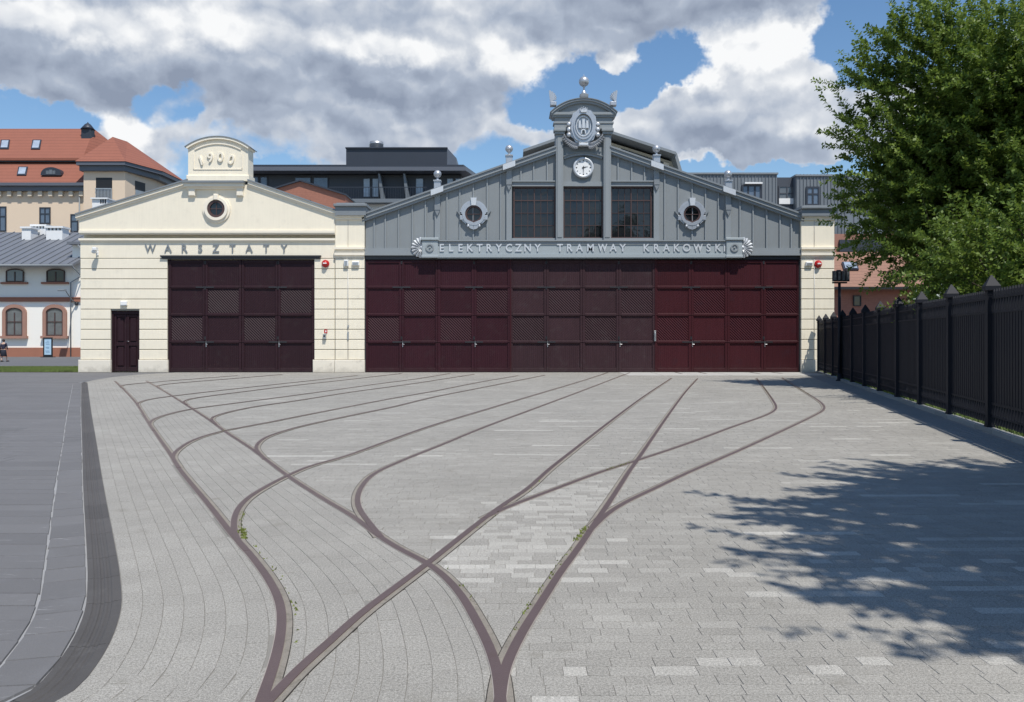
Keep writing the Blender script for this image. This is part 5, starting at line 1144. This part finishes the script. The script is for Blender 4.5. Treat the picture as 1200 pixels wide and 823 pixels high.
# hipped end of the upper roof
pA = (XZ(97, 185.4, d+2.4)[0], d+2.4, XZ(0, 185.4, d+2.4)[1]); pB = (XZ(110, 151, d+8.5)[0], d+8.5, XZ(0, 151, d+8.5)[1]); pC = (XZ(150, 195, d+8)[0], d+14, XZ(0, 190, d+8)[1])
MB().add([pA, pC, pB], [(0, 1, 2)]).add([pB, pC, (pB[0]-30, d+14, pB[2]-6)], [(0, 1, 2)]).build('roof_hip', 'tile_orange', ob)
for a, c, t, bt, sh in ((0, 12, 165, 175.6, 1.5), (36.5, 49, 165, 176, 2), (20, 33, 196.6, 206.5, 2)):
    up_ = t < 190; f = (t-151)/34.4 if up_ else (t-189.5)/25.5; y1_ = (d+8.5-f*6.1) if up_ else (d+3.2-f*4); f2 = (bt-151)/34.4 if up_ else (bt-189.5)/25.5; y0_ = (d+8.5-f2*6.1) if up_ else (d+3.2-f2*4)
    xa, z0 = XZ(a, bt, y0_); xb = XZ(c-sh, bt, y0_)[0]; xc, z1 = XZ(a+sh, t, y1_); xd = XZ(c, t, y1_)[0]
    def lift(p, k): return (p[0], p[1]-k*.6, p[2]+k*.8)
    v = [(xa, y0_, z0), (xb, y0_, z0), (xd, y1_, z1), (xc, y1_, z1)]
    w = MB().add([lift(p, .16) for p in v]+v, [(0, 1, 2, 3), (0, 4, 5, 1), (1, 5, 6, 2), (2, 6, 7, 3), (3, 7, 4, 0)]).build('skylight', 'navy_metal', ob)
    cx = sum(p[0] for p in v)/4; cy = sum(p[1] for p in v)/4; cz = sum(p[2] for p in v)/4; v2 = [lift((cx+(p[0]-cx)*.74, cy+(p[1]-cy)*.78, cz+(p[2]-cz)*.78), .20) for p in v]
    MB().add(v2, [(0, 1, 2, 3)]).build('pane', 'glass_pale', w)
# eyebrow dormer
xa, z0 = XZ(47.5, 205.5, d+.2); xc = XZ(71.5, 205.5, d+.2)[0]; cx = (xa+xc)/2; hw = (xc-xa)/2; n = 12
pts = [(cx-hw*math.cos(PI*i/n), z0+1.05*math.sin(PI*i/n)**.8) for i in range(n+1)]; dm_ = MB().prism(pts, d+.2, d+3.5).build('eyebrow_dormer', 'navy_metal', ob)
for i in range(3): a = cx-.62+i*.42; MB().box(a, a+.38, d+.17, d+.2, z0+.15, z0+.72 if i == 1 else z0+.6).build('pane', 'glass_grey', dm_)
# turret on the ridge
xt, zt = XZ(103, 156, d+7); q = MB(); q.box(xt-.62, xt+.62, d+6.4, d+7.6, zt-.9, zt+.45); q.lathe([(.95, 0), (.62, .42), (.38, .72), (.10, .9), (.03, 1.05)], (xt, d+7, zt+.45), 12); q.build('roof_turret', 'navy_metal', ob)
# corner tower
q = MB(); xa = XZ(98, 0, d-1)[0]; xm = XZ(146.5, 0, d-1)[0]; xe = XZ(181.5, 0, d+5)[0]
zt = XZ(0, 196, d-1)[1]
tp = [(xa, d-1), (xm, d-1), (xe, d+5), (xe, d+12), (xa, d+12)]
tw2 = q.hprism(tp, -.05, zt).build('corner_tower', 'peach_plaster', ob)
q = MB(); q.hprism([(xa-.3, d-1.5), (xm+.2, d-1.5), (xe+.7, d+4.8), (xe+.7, d+12.5), (xa-.3, d+12.5)], zt-.55, zt+.1); q.hprism([(xa-.5, d-1.9), (xm+.4, d-1.9), (xe+1.2, d+4.6), (xe+1.2, d+12.8), (xa-.5, d+12.8)], zt+.1, zt+.55); q.build('tower_eaves', 'navy_metal_light', tw2)
ap = (XZ(132, 160.5, d+4)[0], d+4, XZ(0, 160.5, d+4)[1]); ap2 = (XZ(149, 165.5, d+8)[0], d+8, XZ(0, 166, d+8)[1]); e = [(xa-.6, d-2, zt+.55), (xm+.5, d-2, zt+.55), (xe+1.3, d+4.5, zt+.55), (xe+1.3, d+13, zt+.55), (xa-.6, d+13, zt+.55)]
MB().add([*e, ap, ap2], [(0, 1, 5), (1, 2, 6, 5), (2, 3, 6), (3, 4, 5, 6), (4, 0, 5)]).build('tower_roof', 'tile_orange', tw2)
q = MB(); bx_(q, 112.5, 131.5, 208.4, 235.5, d-1, d-1.03, d-.8); lg = q.build('loggia_opening', 'black', tw2)
q = MB(); bx_(q, 112.5, 131.5, 221, 222.4, d-1, d-1.25, d-1.02)
for i in range(12): p_ = 112.8+i*1.66; bx_(q, p_, p_+.9, 222.4, 235, d-1, d-1.2, d-1.08)
q.build('railing', 'galvanised', lg)
# oblique face opening
ux = Vector((xe-xm, 6.0, 0)).normalized(); nx_ = Vector((ux.y, -ux.x, 0)); q = MB()
def obq(m, s0, s1, z0, z1, o): 
    p = [Vector((xm, d-1, 0))+ux*s_+nx_*o_ for s_, o_ in ((s0, o), (s1, o), (s1, -.2), (s0, -.2))]; m.hprism([(v.x, v.y) for v in p], z0, z1); return m
L2 = math.hypot(xe-xm, 6.0); obq(q, L2*.32, L2*.66, XZ(0, 229.5, d+2)[1], XZ(0, 213.5, d+2)[1], .03); lg = q.build('loggia_opening', 'black', tw2)
obq(MB(), L2*.32, L2*.66, XZ(0, 231.5, d+2)[1], XZ(0, 224, d+2)[1], .10).build('railing', 'galvanised', lg)
quadwin(ob, 46, 59, 243, 262.5, d, d+.05, 2, 2, 'navy_metal', 'glass_blue', 0, .16); quadwin(ob, 82.4, 91.5, 251, 272, d, d+.05, 1, 2, 'navy_metal', 'glass_blue', 0, .16); quadwin(ob, -8, 7.2, 242, 271.5, d, d+.05, 2, 2, 'navy_metal', 'glass_blue', 0, .16); quadwin(ob, -60, -46, 243, 262.5, d, d+.05, 2, 2, 'navy_metal', 'glass_blue', 0, .16)
MB().tube([(XZ(94, 0, d)[0], d-.2, XZ(0, 226, d)[1]), (XZ(94, 0, d)[0], d-.2, 3)], .09, 8).build('downpipe', 'lead_cap', ob)
c_ = MB(); bx_(c_, 108, 126, 233.5, 246, 95, 95, 96.5); bx_(c_, 107, 127, 232, 233.5, 95, 94.8, 96.7)
ch = empty('white_chimney', (XZ(117, 0, 95)[0], 95, XZ(0, 250, 95)[1]-6), 'low white chimney block peeking over the left slope of the workshop roof', 'chimney')
c_.box(XZ(109, 0, 95)[0], XZ(125, 0, 95)[0], 95.1, 96.4, 0, XZ(0, 240, 95)[1]); c_.build('chimney_stack', 'white_paint', ch)
for i in range(3): p_ = 117.5+i*2.6; bx_(MB(), p_, p_+1.5, 234, 238.5, 95, 94.97, 95.1).build('flue_opening', 'black', ch)
# -- dark modern block behind the middle
d = 100.0
nb = empty('navy_office_block', (XZ(420, 0, d)[0], d, 0), 'dark navy modern block with a flat overhanging roof and rooftop box behind the two halls', 'building')
bx_(MB(), 288, 540, 203, 420, d, d+1.2, d+18).build('wall', 'navy_metal', nb)
xa, z1 = XZ(286, 192.5, d-1); xb = XZ(546, 0, d-1)[0]; xc2 = XZ(556, 0, d+6)[0]; z0 = XZ(0, 203, d-1)[1]
q = MB(); q.hprism([(xa, d-1), (xb, d-1), (xc2+1.2, d+7), (xc2+1.2, d+19), (xa, d+19)], z1-.75, z1-.3); q.build('roof_slab', 'navy_metal_light', nb)
MB().hprism([(xa+.3, d-.6), (xb-.3, d-.6), (xc2+.8, d+7.3), (xc2+.8, d+18.5), (xa+.3, d+18.5)], z1-.3, z1+.02).build('roof_edge', 'navy_metal', nb)
q = MB(); bx_(q, 405.6, 524, 174, 194.5, d+3, d+3, d+12)
bx_(q, 405, 524.5, 173, 174.4, d+3, d+2.8, d+12.2); q.build('rooftop_box', 'navy_metal', nb)
q = MB(); z_ = XZ(0, 194, d+3)[1]; a_ = XZ(524, 0, d+3)[0]; q.add([(a_, d+3, z_), (a_+1.0, d+5, z_), (a_+1.0, d+12, z_), (a_, d+12, z_), (a_, d+3, z_+2.1), (a_+1.0, d+5, z_+1.3), (a_+1.0, d+12, z_+1.3), (a_, d+12, z_+2.1)], [(0, 1, 5, 4), (1, 2, 6, 5), (2, 3, 7, 6), (4, 5, 6, 7)]); q.build('rooftop_box_end', 'navy_metal_light', nb)
vx, vz = XZ(439.8, 173, d+6); q = MB(); q.lathe([(.86, 0), (.86, .7), (.88, .72), (.86, .76), (.86, 1.0)], (vx, d+7, vz-.1), 20); q.box(vx-.95, vx-.8, d+6.6, d+7, vz+.1, vz+.6); q.build('roof_fan', 'galvanised', nb)
for a, c, t in ((288, 303.5, 206.5), (304.5, 314, 206.5), (345, 365, 207.5), (366.8, 385, 207.5)): quadwin(nb, a, c, t, 233, d+1.2, d+1.14, 1, 1, 'navy_metal', 'glass_blue', 0, .12)
for a, c in ((425, 434.5), (435.5, 444.6), (486.5, 497), (523, 532), (533, 541)): quadwin(nb, a, c, 208.5, 232, d+1.2, d+1.14, 1, 1, 'navy_metal', 'glass_pale', 0, .12)
for px in (446, 475.5): 
    q = MB(); xa_, zt_ = XZ(px, 203.5, d-.4); q.add([(xa_-.3, d-.4, zt_), (xa_-.1, d-.4, zt_), (xa_+.45, d-.2, zt_-2.9), (xa_-.05, d-.2, zt_-2.9), (xa_-.3, d+1.1, zt_), (xa_-.1, d+1.1, zt_), (xa_+.45, d+1.1, zt_-2.9), (xa_-.05, d+1.1, zt_-2.9)], [(3, 2, 1, 0), (4, 5, 6, 7), (0, 1, 5, 4), (1, 2, 6, 5), (2, 3, 7, 6), (3, 0, 4, 7)]); q.build('balcony_fin', 'panel_grey', nb)
q = MB(); bx_(q, 385, 500, 233, 237.4, d-1, d-1, d+1.2); q.build('balcony_slab', 'panel_grey', nb)
q = MB(); bx_(q, 385, 500, 219, 219.8, d-1, d-.95, d-.88)
for i in range(40): p_ = 385+i*2.9; bx_(q, p_, p_+.35, 219.8, 233, d-1, d-.93, d-.9)
q.build('balcony_railing', 'navy_metal', nb)
bx_(MB(), 400, 470, 237.4, 262, d, d+.4, d+1.3).build('white_fascia', 'white_paint', nb)
# -- brick gable between
d = 64.0
bg_ = empty('brick_gable_house', (XZ(363, 0, d)[0], d, 0), 'orange brick gable end rising behind the right slope of the workshop roof', 'building')
pts = [XZ(300, 420, d), XZ(300, 228, d), XZ(352, 212.6, d), XZ(405, 228.5, d), XZ(405, 420, d)]; MB().prism(pts, d, d+20).build('gable_wall', 'brick_orange', bg_)
for a, c in (((299, 227.3), (352, 211)), ((352, 211), (406, 227.8))):
    p = [XZ(*a, d), XZ(*c, d), XZ(c[0], c[1]+1.8, d), XZ(a[0], a[1]+1.8, d)]; MB().prism(p, d-.2, d+20.2).build('roof_edge', 'navy_metal', bg_)
q = MB(); bx_(q, 359, 364.5, 234.6, 240, d, d-.03, d+.1); q.build('vent_opening', 'black', bg_)
# -- beige hall behind the tower
d = 76.0
bh = empty('beige_hall', (XZ(705, 0, d)[0], d, 0), 'beige building with a low dark gabled roof and strip windows rising behind the clock tower', 'building')
MB().prism([XZ(630, 420, d), XZ(630, 184, d), XZ(695, 158.5, d), XZ(792, 189, d), XZ(792, 420, d)], d+.6, d+20).build('wall', 'beige_wall', bh)
for a, c in (((613, 178.4), (694, 150.5)), ((694, 150.5), (789.5, 181.6))):
    p = [XZ(*a, d), XZ(*c, d), XZ(c[0], c[1]+3.2, d), XZ(a[0], a[1]+3.2, d)]; MB().prism(p, d-1.2, d+20.5).build('roof', 'lead_cap', bh)
MB().prism([XZ(786.5, 181, d), XZ(790.5, 182.5, d), XZ(796.5, 203, d), XZ(793, 203, d)], d-1.1, d+20).build('roof_end', 'lead_cap', bh)
for a, c, t0, t1, bt0, bt1, g_ in ((717, 728, 169.5, 172.5, 176, 180, 'cream'), (729, 772, 172.5, 187, 180, 198, 'glass_dark'), (773.5, 778, 187, 188.6, 200, 202, 'glass_dark'), (779, 785.6, 188.4, 190.4, 204, 206, 'cream')):
    p = [XZ(a, bt0, d), XZ(c, bt1, d), XZ(c, t1, d), XZ(a, t0, d)]
    if g_ == 'cream': MB().prism(p, d+.5, d+.65).build('light_panel', 'cream', bh)
    else:
        w = MB().prism(p, d+.52, d+.62).build('strip_window', 'black', bh)
        for k in range(3 if c-a > 20 else 1):
            f0, f1 = (k+.06)/3, (k+.94)/3
            if c-a < 20: f0, f1 = .06, .94
            lerp = lambda q0, q1, f: q0+(q1-q0)*f
            p2 = [XZ(lerp(a, c, f0), lerp(bt0, bt1, f0)-.8, d), XZ(lerp(a, c, f1), lerp(bt0, bt1, f1)-.8, d), XZ(lerp(a, c, f1), lerp(t0, t1, f1)+1, d), XZ(lerp(a, c, f0), lerp(t0, t1, f0)+1, d)]
            MB().prism(p2, d+.48, d+.52).build('pane', 'glass_dark', w)
# -- grey seamed apartment block on the right
d = 82.0
gb = empty('grey_apartment_block', (XZ(900, 0, d)[0], d, 0), 'grey metal clad apartment block with white blinds behind the right end of the hall', 'building')
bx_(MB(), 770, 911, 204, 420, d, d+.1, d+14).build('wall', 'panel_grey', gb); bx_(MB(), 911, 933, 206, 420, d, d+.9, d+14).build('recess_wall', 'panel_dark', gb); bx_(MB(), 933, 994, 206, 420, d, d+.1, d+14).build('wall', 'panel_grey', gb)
bx_(MB(), 769, 912, 202.4, 204.4, d, d-.05, d+14.1).build('parapet', 'lead_cap', gb); bx_(MB(), 932, 996, 204.6, 206.6, d, d-.05, d+14.1).build('parapet', 'lead_cap', gb)
x = 772.0
while x < 993:
    if not (911 < x < 933) and not (868 < x < 893) and not (944 < x < 961): bx_(MB(), x-.28, x+.28, 204, 300, d, d+.02, d+.11).build('wall_seam', 'panel_grey', gb)
    else:
        if not (911 < x < 933):
            t = 216 if x < 900 else 219; bx_(MB(), x-.28, x+.28, 204, t-1, d, d+.02, d+.11).build('wall_seam', 'panel_grey', gb); bx_(MB(), x-.28, x+.28, 242 if x > 900 else 236, 300, d, d+.02, d+.11).build('wall_seam', 'panel_grey', gb)
    x += 4.05
q = MB(); bx_(q, 872, 892.5, 214.4, 216.2, d, d-.35, d+.1); q.build('window_canopy', 'white_paint', gb)
quadwin(gb, 869, 892.5, 216.6, 236, d, d+.02, 3, 1, 'navy_metal', 'glass_blue', 0, .16); quadwin(gb, 944.6, 960.4, 218.8, 241, d, d+.02, 2, 2, 'navy_metal', 'glass_blue', 0, .16)
quadwin(gb, 912, 932, 218, 240.5, d+.9, d+.86, 2, 2, 'panel_dark', 'glass_grey', 0, .12); bx_(MB(), 912.6, 931.4, 232.8, 239.4, d+.9, d+.78, d+.84).build('balustrade_panel', 'white_paint', gb)
# receding side with balcony
q = MB(); xa = XZ(994, 0, d)[0]; zt = XZ(0, 205, d)[1]; q.hprism([(xa, d+.1), (xa+7.5, d+5.5), (xa+7.5, d+14), (xa, d+14)], -.05, zt); q.build('side_wall', 'panel_grey', gb)
for k in range(1, 9):
    q = MB(); x_ = xa+7.5*k/9; y_ = d+.1+5.4*k/9; q.box(x_-.03, x_+.03, y_-.1, y_+.05, 7, zt-.1); q.build('wall_seam', 'panel_grey', gb)
for a, c, t, bt in ((1001, 1011, 214, 232), (1000, 1012, 244, 266), (1016, 1024, 218, 236)):
    w_ = quadwin(gb, a, c, t, bt, d-.2, d+1.2, 2, 1, 'navy_metal', 'glass_pale', 0, .14)
q = MB(); bx_(q, 990, 1016, 277, 279, d-1, d-1.2, d+1.4); bal = q.build('balcony', 'panel_dark', gb); q = MB(); bx_(q, 990, 1016, 264, 265, d-1, d-1.2, d-1.1)
for i in range(10): p_ = 990+i*2.85; bx_(q, p_, p_+.5, 265, 277, d-1, d-1.18, d-1.12)
q.build('railing', 'galvanised', bal); bx_(MB(), 990.5, 1015, 267, 276, d-1, d-1.08, d-1.05).build('balustrade_panel', 'glass_grey', bal)
MB().tube([(XZ(829.5, 0, d)[0], d+4, XZ(0, 203, d)[1]), (XZ(829.5, 0, d)[0], d+4, XZ(0, 194, d)[1])], .03, 5).build('antenna', 'galvanised', gb)
# -- brick house with tiled roof at the right
d = 62.0
bh2 = empty('brick_house', (XZ(1010, 0, d)[0], d, 0), 'red brick house with brown tiled roof and skylight between far pier and tree', 'building')
bx_(MB(), 974, 1075, 336, 420, d, d+.6, d+12).build('wall', 'brick_orange', bh2)
slope(MB(), 972, 1100, 337, d-.2, 972, 1100, 295.5, d+6, .2).build('roof', 'tile_brown', bh2)
bx_(MB(), 972, 1100, 336.6, 339.2, d, d-.35, d-.1).build('gutter', 'black', bh2)
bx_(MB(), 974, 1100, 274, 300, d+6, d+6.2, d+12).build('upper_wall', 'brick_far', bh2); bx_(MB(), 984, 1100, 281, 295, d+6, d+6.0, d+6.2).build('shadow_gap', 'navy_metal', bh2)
quadwin(bh2, 1003.4, 1012.6, 346, 358.5, d, d+.55, 1, 1, 'black', 'glass_dark', 0, .07)
v = [(XZ(988, 318.5, d+2.6)[0], d+2.55, XZ(0, 318.5, d+2.6)[1]+.02), (XZ(1005.5, 318.5, d+2.6)[0], d+2.55, XZ(0, 318.5, d+2.6)[1]+.02), (XZ(1002.8, 309.8, d+3.9)[0], d+3.85, XZ(0, 309.8, d+3.9)[1]+.02), (XZ(985.5, 309.8, d+3.9)[0], d+3.85, XZ(0, 309.8, d+3.9)[1]+.02)]
w = MB().add([(a, b_-.12, c+.16) for a, b_, c in v]+v, [(0, 1, 2, 3), (0, 4, 5, 1), (1, 5, 6, 2), (2, 6, 7, 3), (3, 7, 4, 0)]).build('skylight', 'navy_metal', bh2)
cx = sum(p[0] for p in v)/4; cy = sum(p[1] for p in v)/4; cz = sum(p[2] for p in v)/4; MB().add([(cx+(p[0]-cx)*.8, cy+(p[1]-cy)*.8-.15, cz+(p[2]-cz)*.8+.2) for p in v], [(0, 1, 2, 3)]).build('pane', 'glass_pale', w)

# ================================================================ TREES
def tree(name, label, x, y, trunk_top, centre, rad, clumps, shoots, per, leaf, seed, lean=(0, 0), uplift=.35, cl_r=(.75, 1.5), trunk_r=.24, group=None, extra=None, spread=None):
    r = np.random.default_rng(seed); c = np.array(centre, float); rd = np.array(rad, float)
    root = empty(name, (x, y, 0), label, 'tree', group)
    dirs = r.normal(size=(clumps, 3)); dirs /= np.linalg.norm(dirs, axis=1)[:, None]; rr_ = r.uniform(.25, 1.0, clumps)**.55
    cc_ = c+dirs*rr_[:, None]*rd*.88; cr = r.uniform(*cl_r, clumps)
    if extra is not None: cc_ = np.concatenate([cc_, np.array([e_[:3] for e_ in extra])]); cr = np.concatenate([cr, np.array([e_[3] for e_ in extra])])
    ok = cc_[:, 2] > 1.6; cc_, cr = cc_[ok], cr[ok]; K = len(cc_)
    # trunk and limbs
    tb = MB(); top = Vector((x+lean[0], y+lean[1], trunk_top)); tb.tube([(x, y, -.1), (x+.02, y, .5), (x+lean[0]*.4+.06, y+lean[1]*.4, trunk_top*.5), top], [trunk_r*1.35, trunk_r, trunk_r*.85, trunk_r*.7], 10)
    tr_ = tb.build('trunk', 'bark', root)
    for i in r.choice(K, min(K, 34), replace=False):
        e_ = Vector(cc_[i]); h0 = r.uniform(.35, 1.0); s_ = Vector((x, y, 0)).lerp(top, h0); s_.z = trunk_top*h0; m1 = s_.lerp(e_, .45)+Vector((r.normal(0, .3), r.normal(0, .3), .5)); q = MB()
        q.tube([s_, m1, e_], [trunk_r*.34, trunk_r*.2, .02], 6, False); q.build('limb', 'bark', root)
    # leafy shoots
    n = shoots; wgt = cr**2.2; ci = r.choice(K, n, p=wgt/wgt.sum()); dv = r.normal(size=(n, 3)); dv /= np.linalg.norm(dv, axis=1)[:, None]
    p0 = cc_[ci]+dv*(r.random(n)**.5*cr[ci])[:, None]
    rel_ = (p0-c)/rd; out = rel_/np.maximum(np.linalg.norm(rel_, axis=1)[:, None], .2); sd_ = out*.75+dv*.55; sd_[:, 2] += uplift; sd_ /= np.linalg.norm(sd_, axis=1)[:, None]
    L_ = r.uniform(.35, 1.15, n); tt = (np.arange(per)[None]+r.random((n, per)))/per
    bend = r.normal(0, .22, (n, 3)); P_ = p0[:, None]+sd_[:, None]*(tt*L_[:, None])[..., None]+bend[:, None]*((tt**2)*L_[:, None])[..., None]
    side = np.cross(sd_, r.normal(size=(n, 3))); side /= np.linalg.norm(side, axis=1)[:, None]; side2 = np.cross(sd_, side)
    an_ = (np.arange(per)*2.4)[None]+r.uniform(0, 6.28, (n, 1)); ld = side[:, None]*np.cos(an_)[..., None]+side2[:, None]*np.sin(an_)[..., None]+sd_[:, None]*.6
    ld = ld.reshape(-1, 3); ld[:, 2] -= .15; ld /= np.linalg.norm(ld, axis=1)[:, None]; P2 = P_.reshape(-1, 3); m = len(P2)
    sz = r.uniform(.7, 1.3, m)*leaf*np.repeat(np.ones(n), per); nn_ = np.cross(ld, r.normal(size=(m, 3))*.7+np.array([0, 0, 1.3])); nn_ /= np.maximum(np.linalg.norm(nn_, axis=1)[:, None], 1e-5)
    w_ = nn_*(sz*.30)[:, None]; V = np.stack([P2, P2+ld*(sz*.5)[:, None]+w_, P2+ld*sz[:, None], P2+ld*(sz*.5)[:, None]-w_], 1)
    keep = V[:, :, 2].min(1) > .4
    if spread is not None: keep &= spread(P2)
    V = V[keep]; tone = np.clip(r.normal(.45, .17, m)+np.repeat(r.normal(0, .10, K)[ci], per), 0, 1)[keep]
    npmesh('crown', V.reshape(-1, 3), np.arange(4*len(V)).reshape(-1, 4), 'leaf', root, tone)
    # thin twigs inside the shoots
    tn = min(n, 2600); E_ = p0[:tn]+sd_[:tn]*(L_[:tn]*.9)[:, None]+bend[:tn]*(L_[:tn]*.8)[:, None]; sdv = side[:tn]*.008
    V = np.stack([p0[:tn]-sdv, p0[:tn]+sdv, E_], 1); V2 = np.stack([p0[:tn]-side2[:tn]*.008, p0[:tn]+side2[:tn]*.008, E_], 1); V = np.concatenate([V, V2]); npmesh('twigs', V.reshape(-1, 3), np.arange(3*len(V)).reshape(-1, 3), 'bark', root, None, 'stuff')
    return root
def top_shoots(seed, n, x0, x1, y0, y1, zf, r_=.45):
    r = np.random.default_rng(seed); o = []
    for _ in range(n): x = r.uniform(x0, x1); o.append((x, r.uniform(y0, y1), zf(x)+r.uniform(-.8, .5), r.uniform(.3, r_)))
    return o
ex_ = top_shoots(5, 30, 12.8, 20, 26, 29, lambda x: 11.0+.20*(x-11.2), .75)
rx_ = np.random.default_rng(12)
for zz in np.linspace(4.6, 11.4, 24):
    xl_ = 11.75+.035*(zz-8)**2*(1.6 if zz < 8 else .9); ex_.append((xl_+rx_.uniform(-.25, .9), 28+rx_.uniform(-1, 1), zz, rx_.uniform(.55, .8)))
    ex_.append((xl_+rx_.uniform(1.3, 2.2), 28+rx_.uniform(-1, 1), zz, rx_.uniform(.8, 1.1)))
tree('garden_tree', 'big leafy green tree behind the fence at the right, its left side against the sky', 17.4, 28.3, 4.5, (18.5, 28, 6.9), (6.3, 5.2, 5.6), 260, 11000, 44, .14, 31, trunk_r=.22, extra=ex_, cl_r=(.9, 1.7))
tree('garden_tree', 'second dense green tree filling the upper right corner, standing farther right behind the fence', 21.5, 26.0, 5.0, (20.6, 24.2, 7.0), (6.4, 5.6, 5.8), 220, 8600, 42, .135, 32, trunk_r=.28, extra=[(14.2, 25, 9.6, 1.0), (14.8, 25, 10.6, 1.1), (15.6, 25, 11.0, 1.1), (15.4, 25, 9.6, 1.2), (16.4, 25, 10.4, 1.2), (13.9, 25.5, 8.4, 1.0), (17.4, 25, 11.2, 1.1), (13.6, 25.4, 10.2, .7)])
tree('garden_shrub', 'dark leafy shrub mass right behind the black fence, under the big trees', 14.3, 22.5, 1.6, (14.8, 22.0, 3.2), (4.2, 4.2, 2.2), 60, 1500, 34, .12, 33, trunk_r=.10)
# the tree right of the camera whose crown only shows by its shadow on the paving
tree('yard_tree', 'tree just outside the frame at the near right, its shade lying across the paving', 10.6, 2.0, 5.5, (10.1, 2.7, 9.2), (3.9, 3.6, 3.2), 100, 5200, 42, .16, 34, trunk_r=.26,
     extra=[(4.75, 4.3, 8, .3), (4.9, 3.4, 8, .45), (4.9, 2.6, 8, .55), (5.0, 2.0, 8, .55), (5.1, 1.3, 8, .5), (5.2, .8, 8, .5), (5.5, 4, 8.1, .9), (5.8, 3, 8, .9), (5.9, 2, 8.2, .9), (6.1, 1.1, 8, .9), (6.4, .3, 8, .7), (5.9, 5.2, 8, .6), (6.9, 5.9, 8.2, .7), (7.9, 6.6, 8.2, .7), (6.4, 5, 8.5, 1.0), (6.9, 3.4, 8, 1.1), (7.0, 1.8, 8, 1.1)])

# ================================================================ PASSER-BY
px_, dd = 4.2, 63.0; X0 = (px_-600)/FOC*dd
ps = empty('person', (X0, dd, 0), 'person in dark navy clothes walking away on the pavement at the far left edge', 'person')
def skin(name, m, joints, edges, parent, lev=1):
    me = bpy.data.meshes.new(name); me.from_pydata([(X0+j[0]-wp(parent).x, dd+j[1]-wp(parent).y, j[2]) for j in joints], edges, []); me.materials.append(M[m]); o = link(name, me, parent)
    me.skin_vertices.new() if hasattr(me, 'skin_vertices') and len(me.skin_vertices) == 0 and hasattr(me.skin_vertices, 'new') else None
    md = o.modifiers.new('skin', 'SKIN'); 
    if len(me.skin_vertices) == 0:
        bpy.context.view_layer.objects.active = o; o.select_set(True)
    if len(me.skin_vertices):
        for v_, j in zip(me.skin_vertices[0].data, joints): v_.radius = (j[3], j[4] if len(j) > 4 else j[3])
        me.skin_vertices[0].data[0].use_root = True
    sb = o.modifiers.new('sub', 'SUBSURF'); sb.levels = lev; sb.render_levels = lev+1; return o
J = [(0, 0, .90, .12, .09), (0, 0, 1.12, .12, .09), (0, .0, 1.32, .13, .09), (0, .01, 1.42, .05), (0, .02, 1.50, .075, .085), (0, .02, 1.57, .065, .075),
     (.17, 0, 1.34, .045), (.22, .03, 1.10, .036), (.20, .12, .90, .028), (.20, .15, .82, .03),
     (-.17, 0, 1.34, .045), (-.23, -.02, 1.10, .036), (-.24, .06, .90, .028), (-.24, .09, .82, .03),
     (.09, 0, .84, .075), (.11, .16, .50, .052), (.12, .22, .09, .034), (.13, .32, .035, .032),
     (-.09, 0, .84, .075), (-.09, .02, .48, .052), (-.08, -.16, .12, .034), (-.08, -.06, .035, .032)]
E = [(0, 1), (1, 2), (2, 3), (3, 4), (4, 5), (2, 6), (6, 7), (7, 8), (8, 9), (2, 10), (10, 11), (11, 12), (12, 13), (0, 14), (14, 15), (15, 16), (16, 17), (0, 18), (18, 19), (19, 20), (20, 21)]
skin('body', 'skin', J, E, ps)
skin('jacket', 'coat_navy', [(0, 0, .86, .17, .13), (0, 0, 1.10, .165, .12), (0, 0, 1.33, .155, .11), (.18, 0, 1.34, .062), (.23, .03, 1.10, .052), (.21, .12, .92, .045), (-.18, 0, 1.34, .062), (-.24, -.02, 1.10, .052), (-.25, .06, .92, .045)], [(0, 1), (1, 2), (2, 3), (3, 4), (4, 5), (2, 6), (6, 7), (7, 8)], ps)
MB().lathe([(.17, .88), (.19, .70), (.22, .42), (.20, .40), (.12, .6)], (X0, dd, 0), 18).build('skirt', 'skirt_dark', ps)
MB().ball((X0, dd-.0, 1.565), .098, 14, 1.08).build('hair', 'hair', ps)
for sx, y0_ in ((.13, .22), (-.08, -.16)): q = MB(); q.cbox(X0+sx-.045, X0+sx+.045, dd+y0_-.06, dd+y0_+.2, 0, .075, .02); q.build('shoe', 'black', ps)
q = MB(); q.cbox(X0-.46, X0-.28, dd-.05, dd+.28, .58, .88, .03); q.tube([(X0-.37, dd+.02, .88), (X0-.30, dd+.08, 1.02), (X0-.37, dd+.2, .88)], .012, 6)
hb = empty('handbag', (X0-.37, dd, .58), 'black handbag carried by the person at the far left edge', 'bag'); q.build('bag_body', 'bag_black', hb)
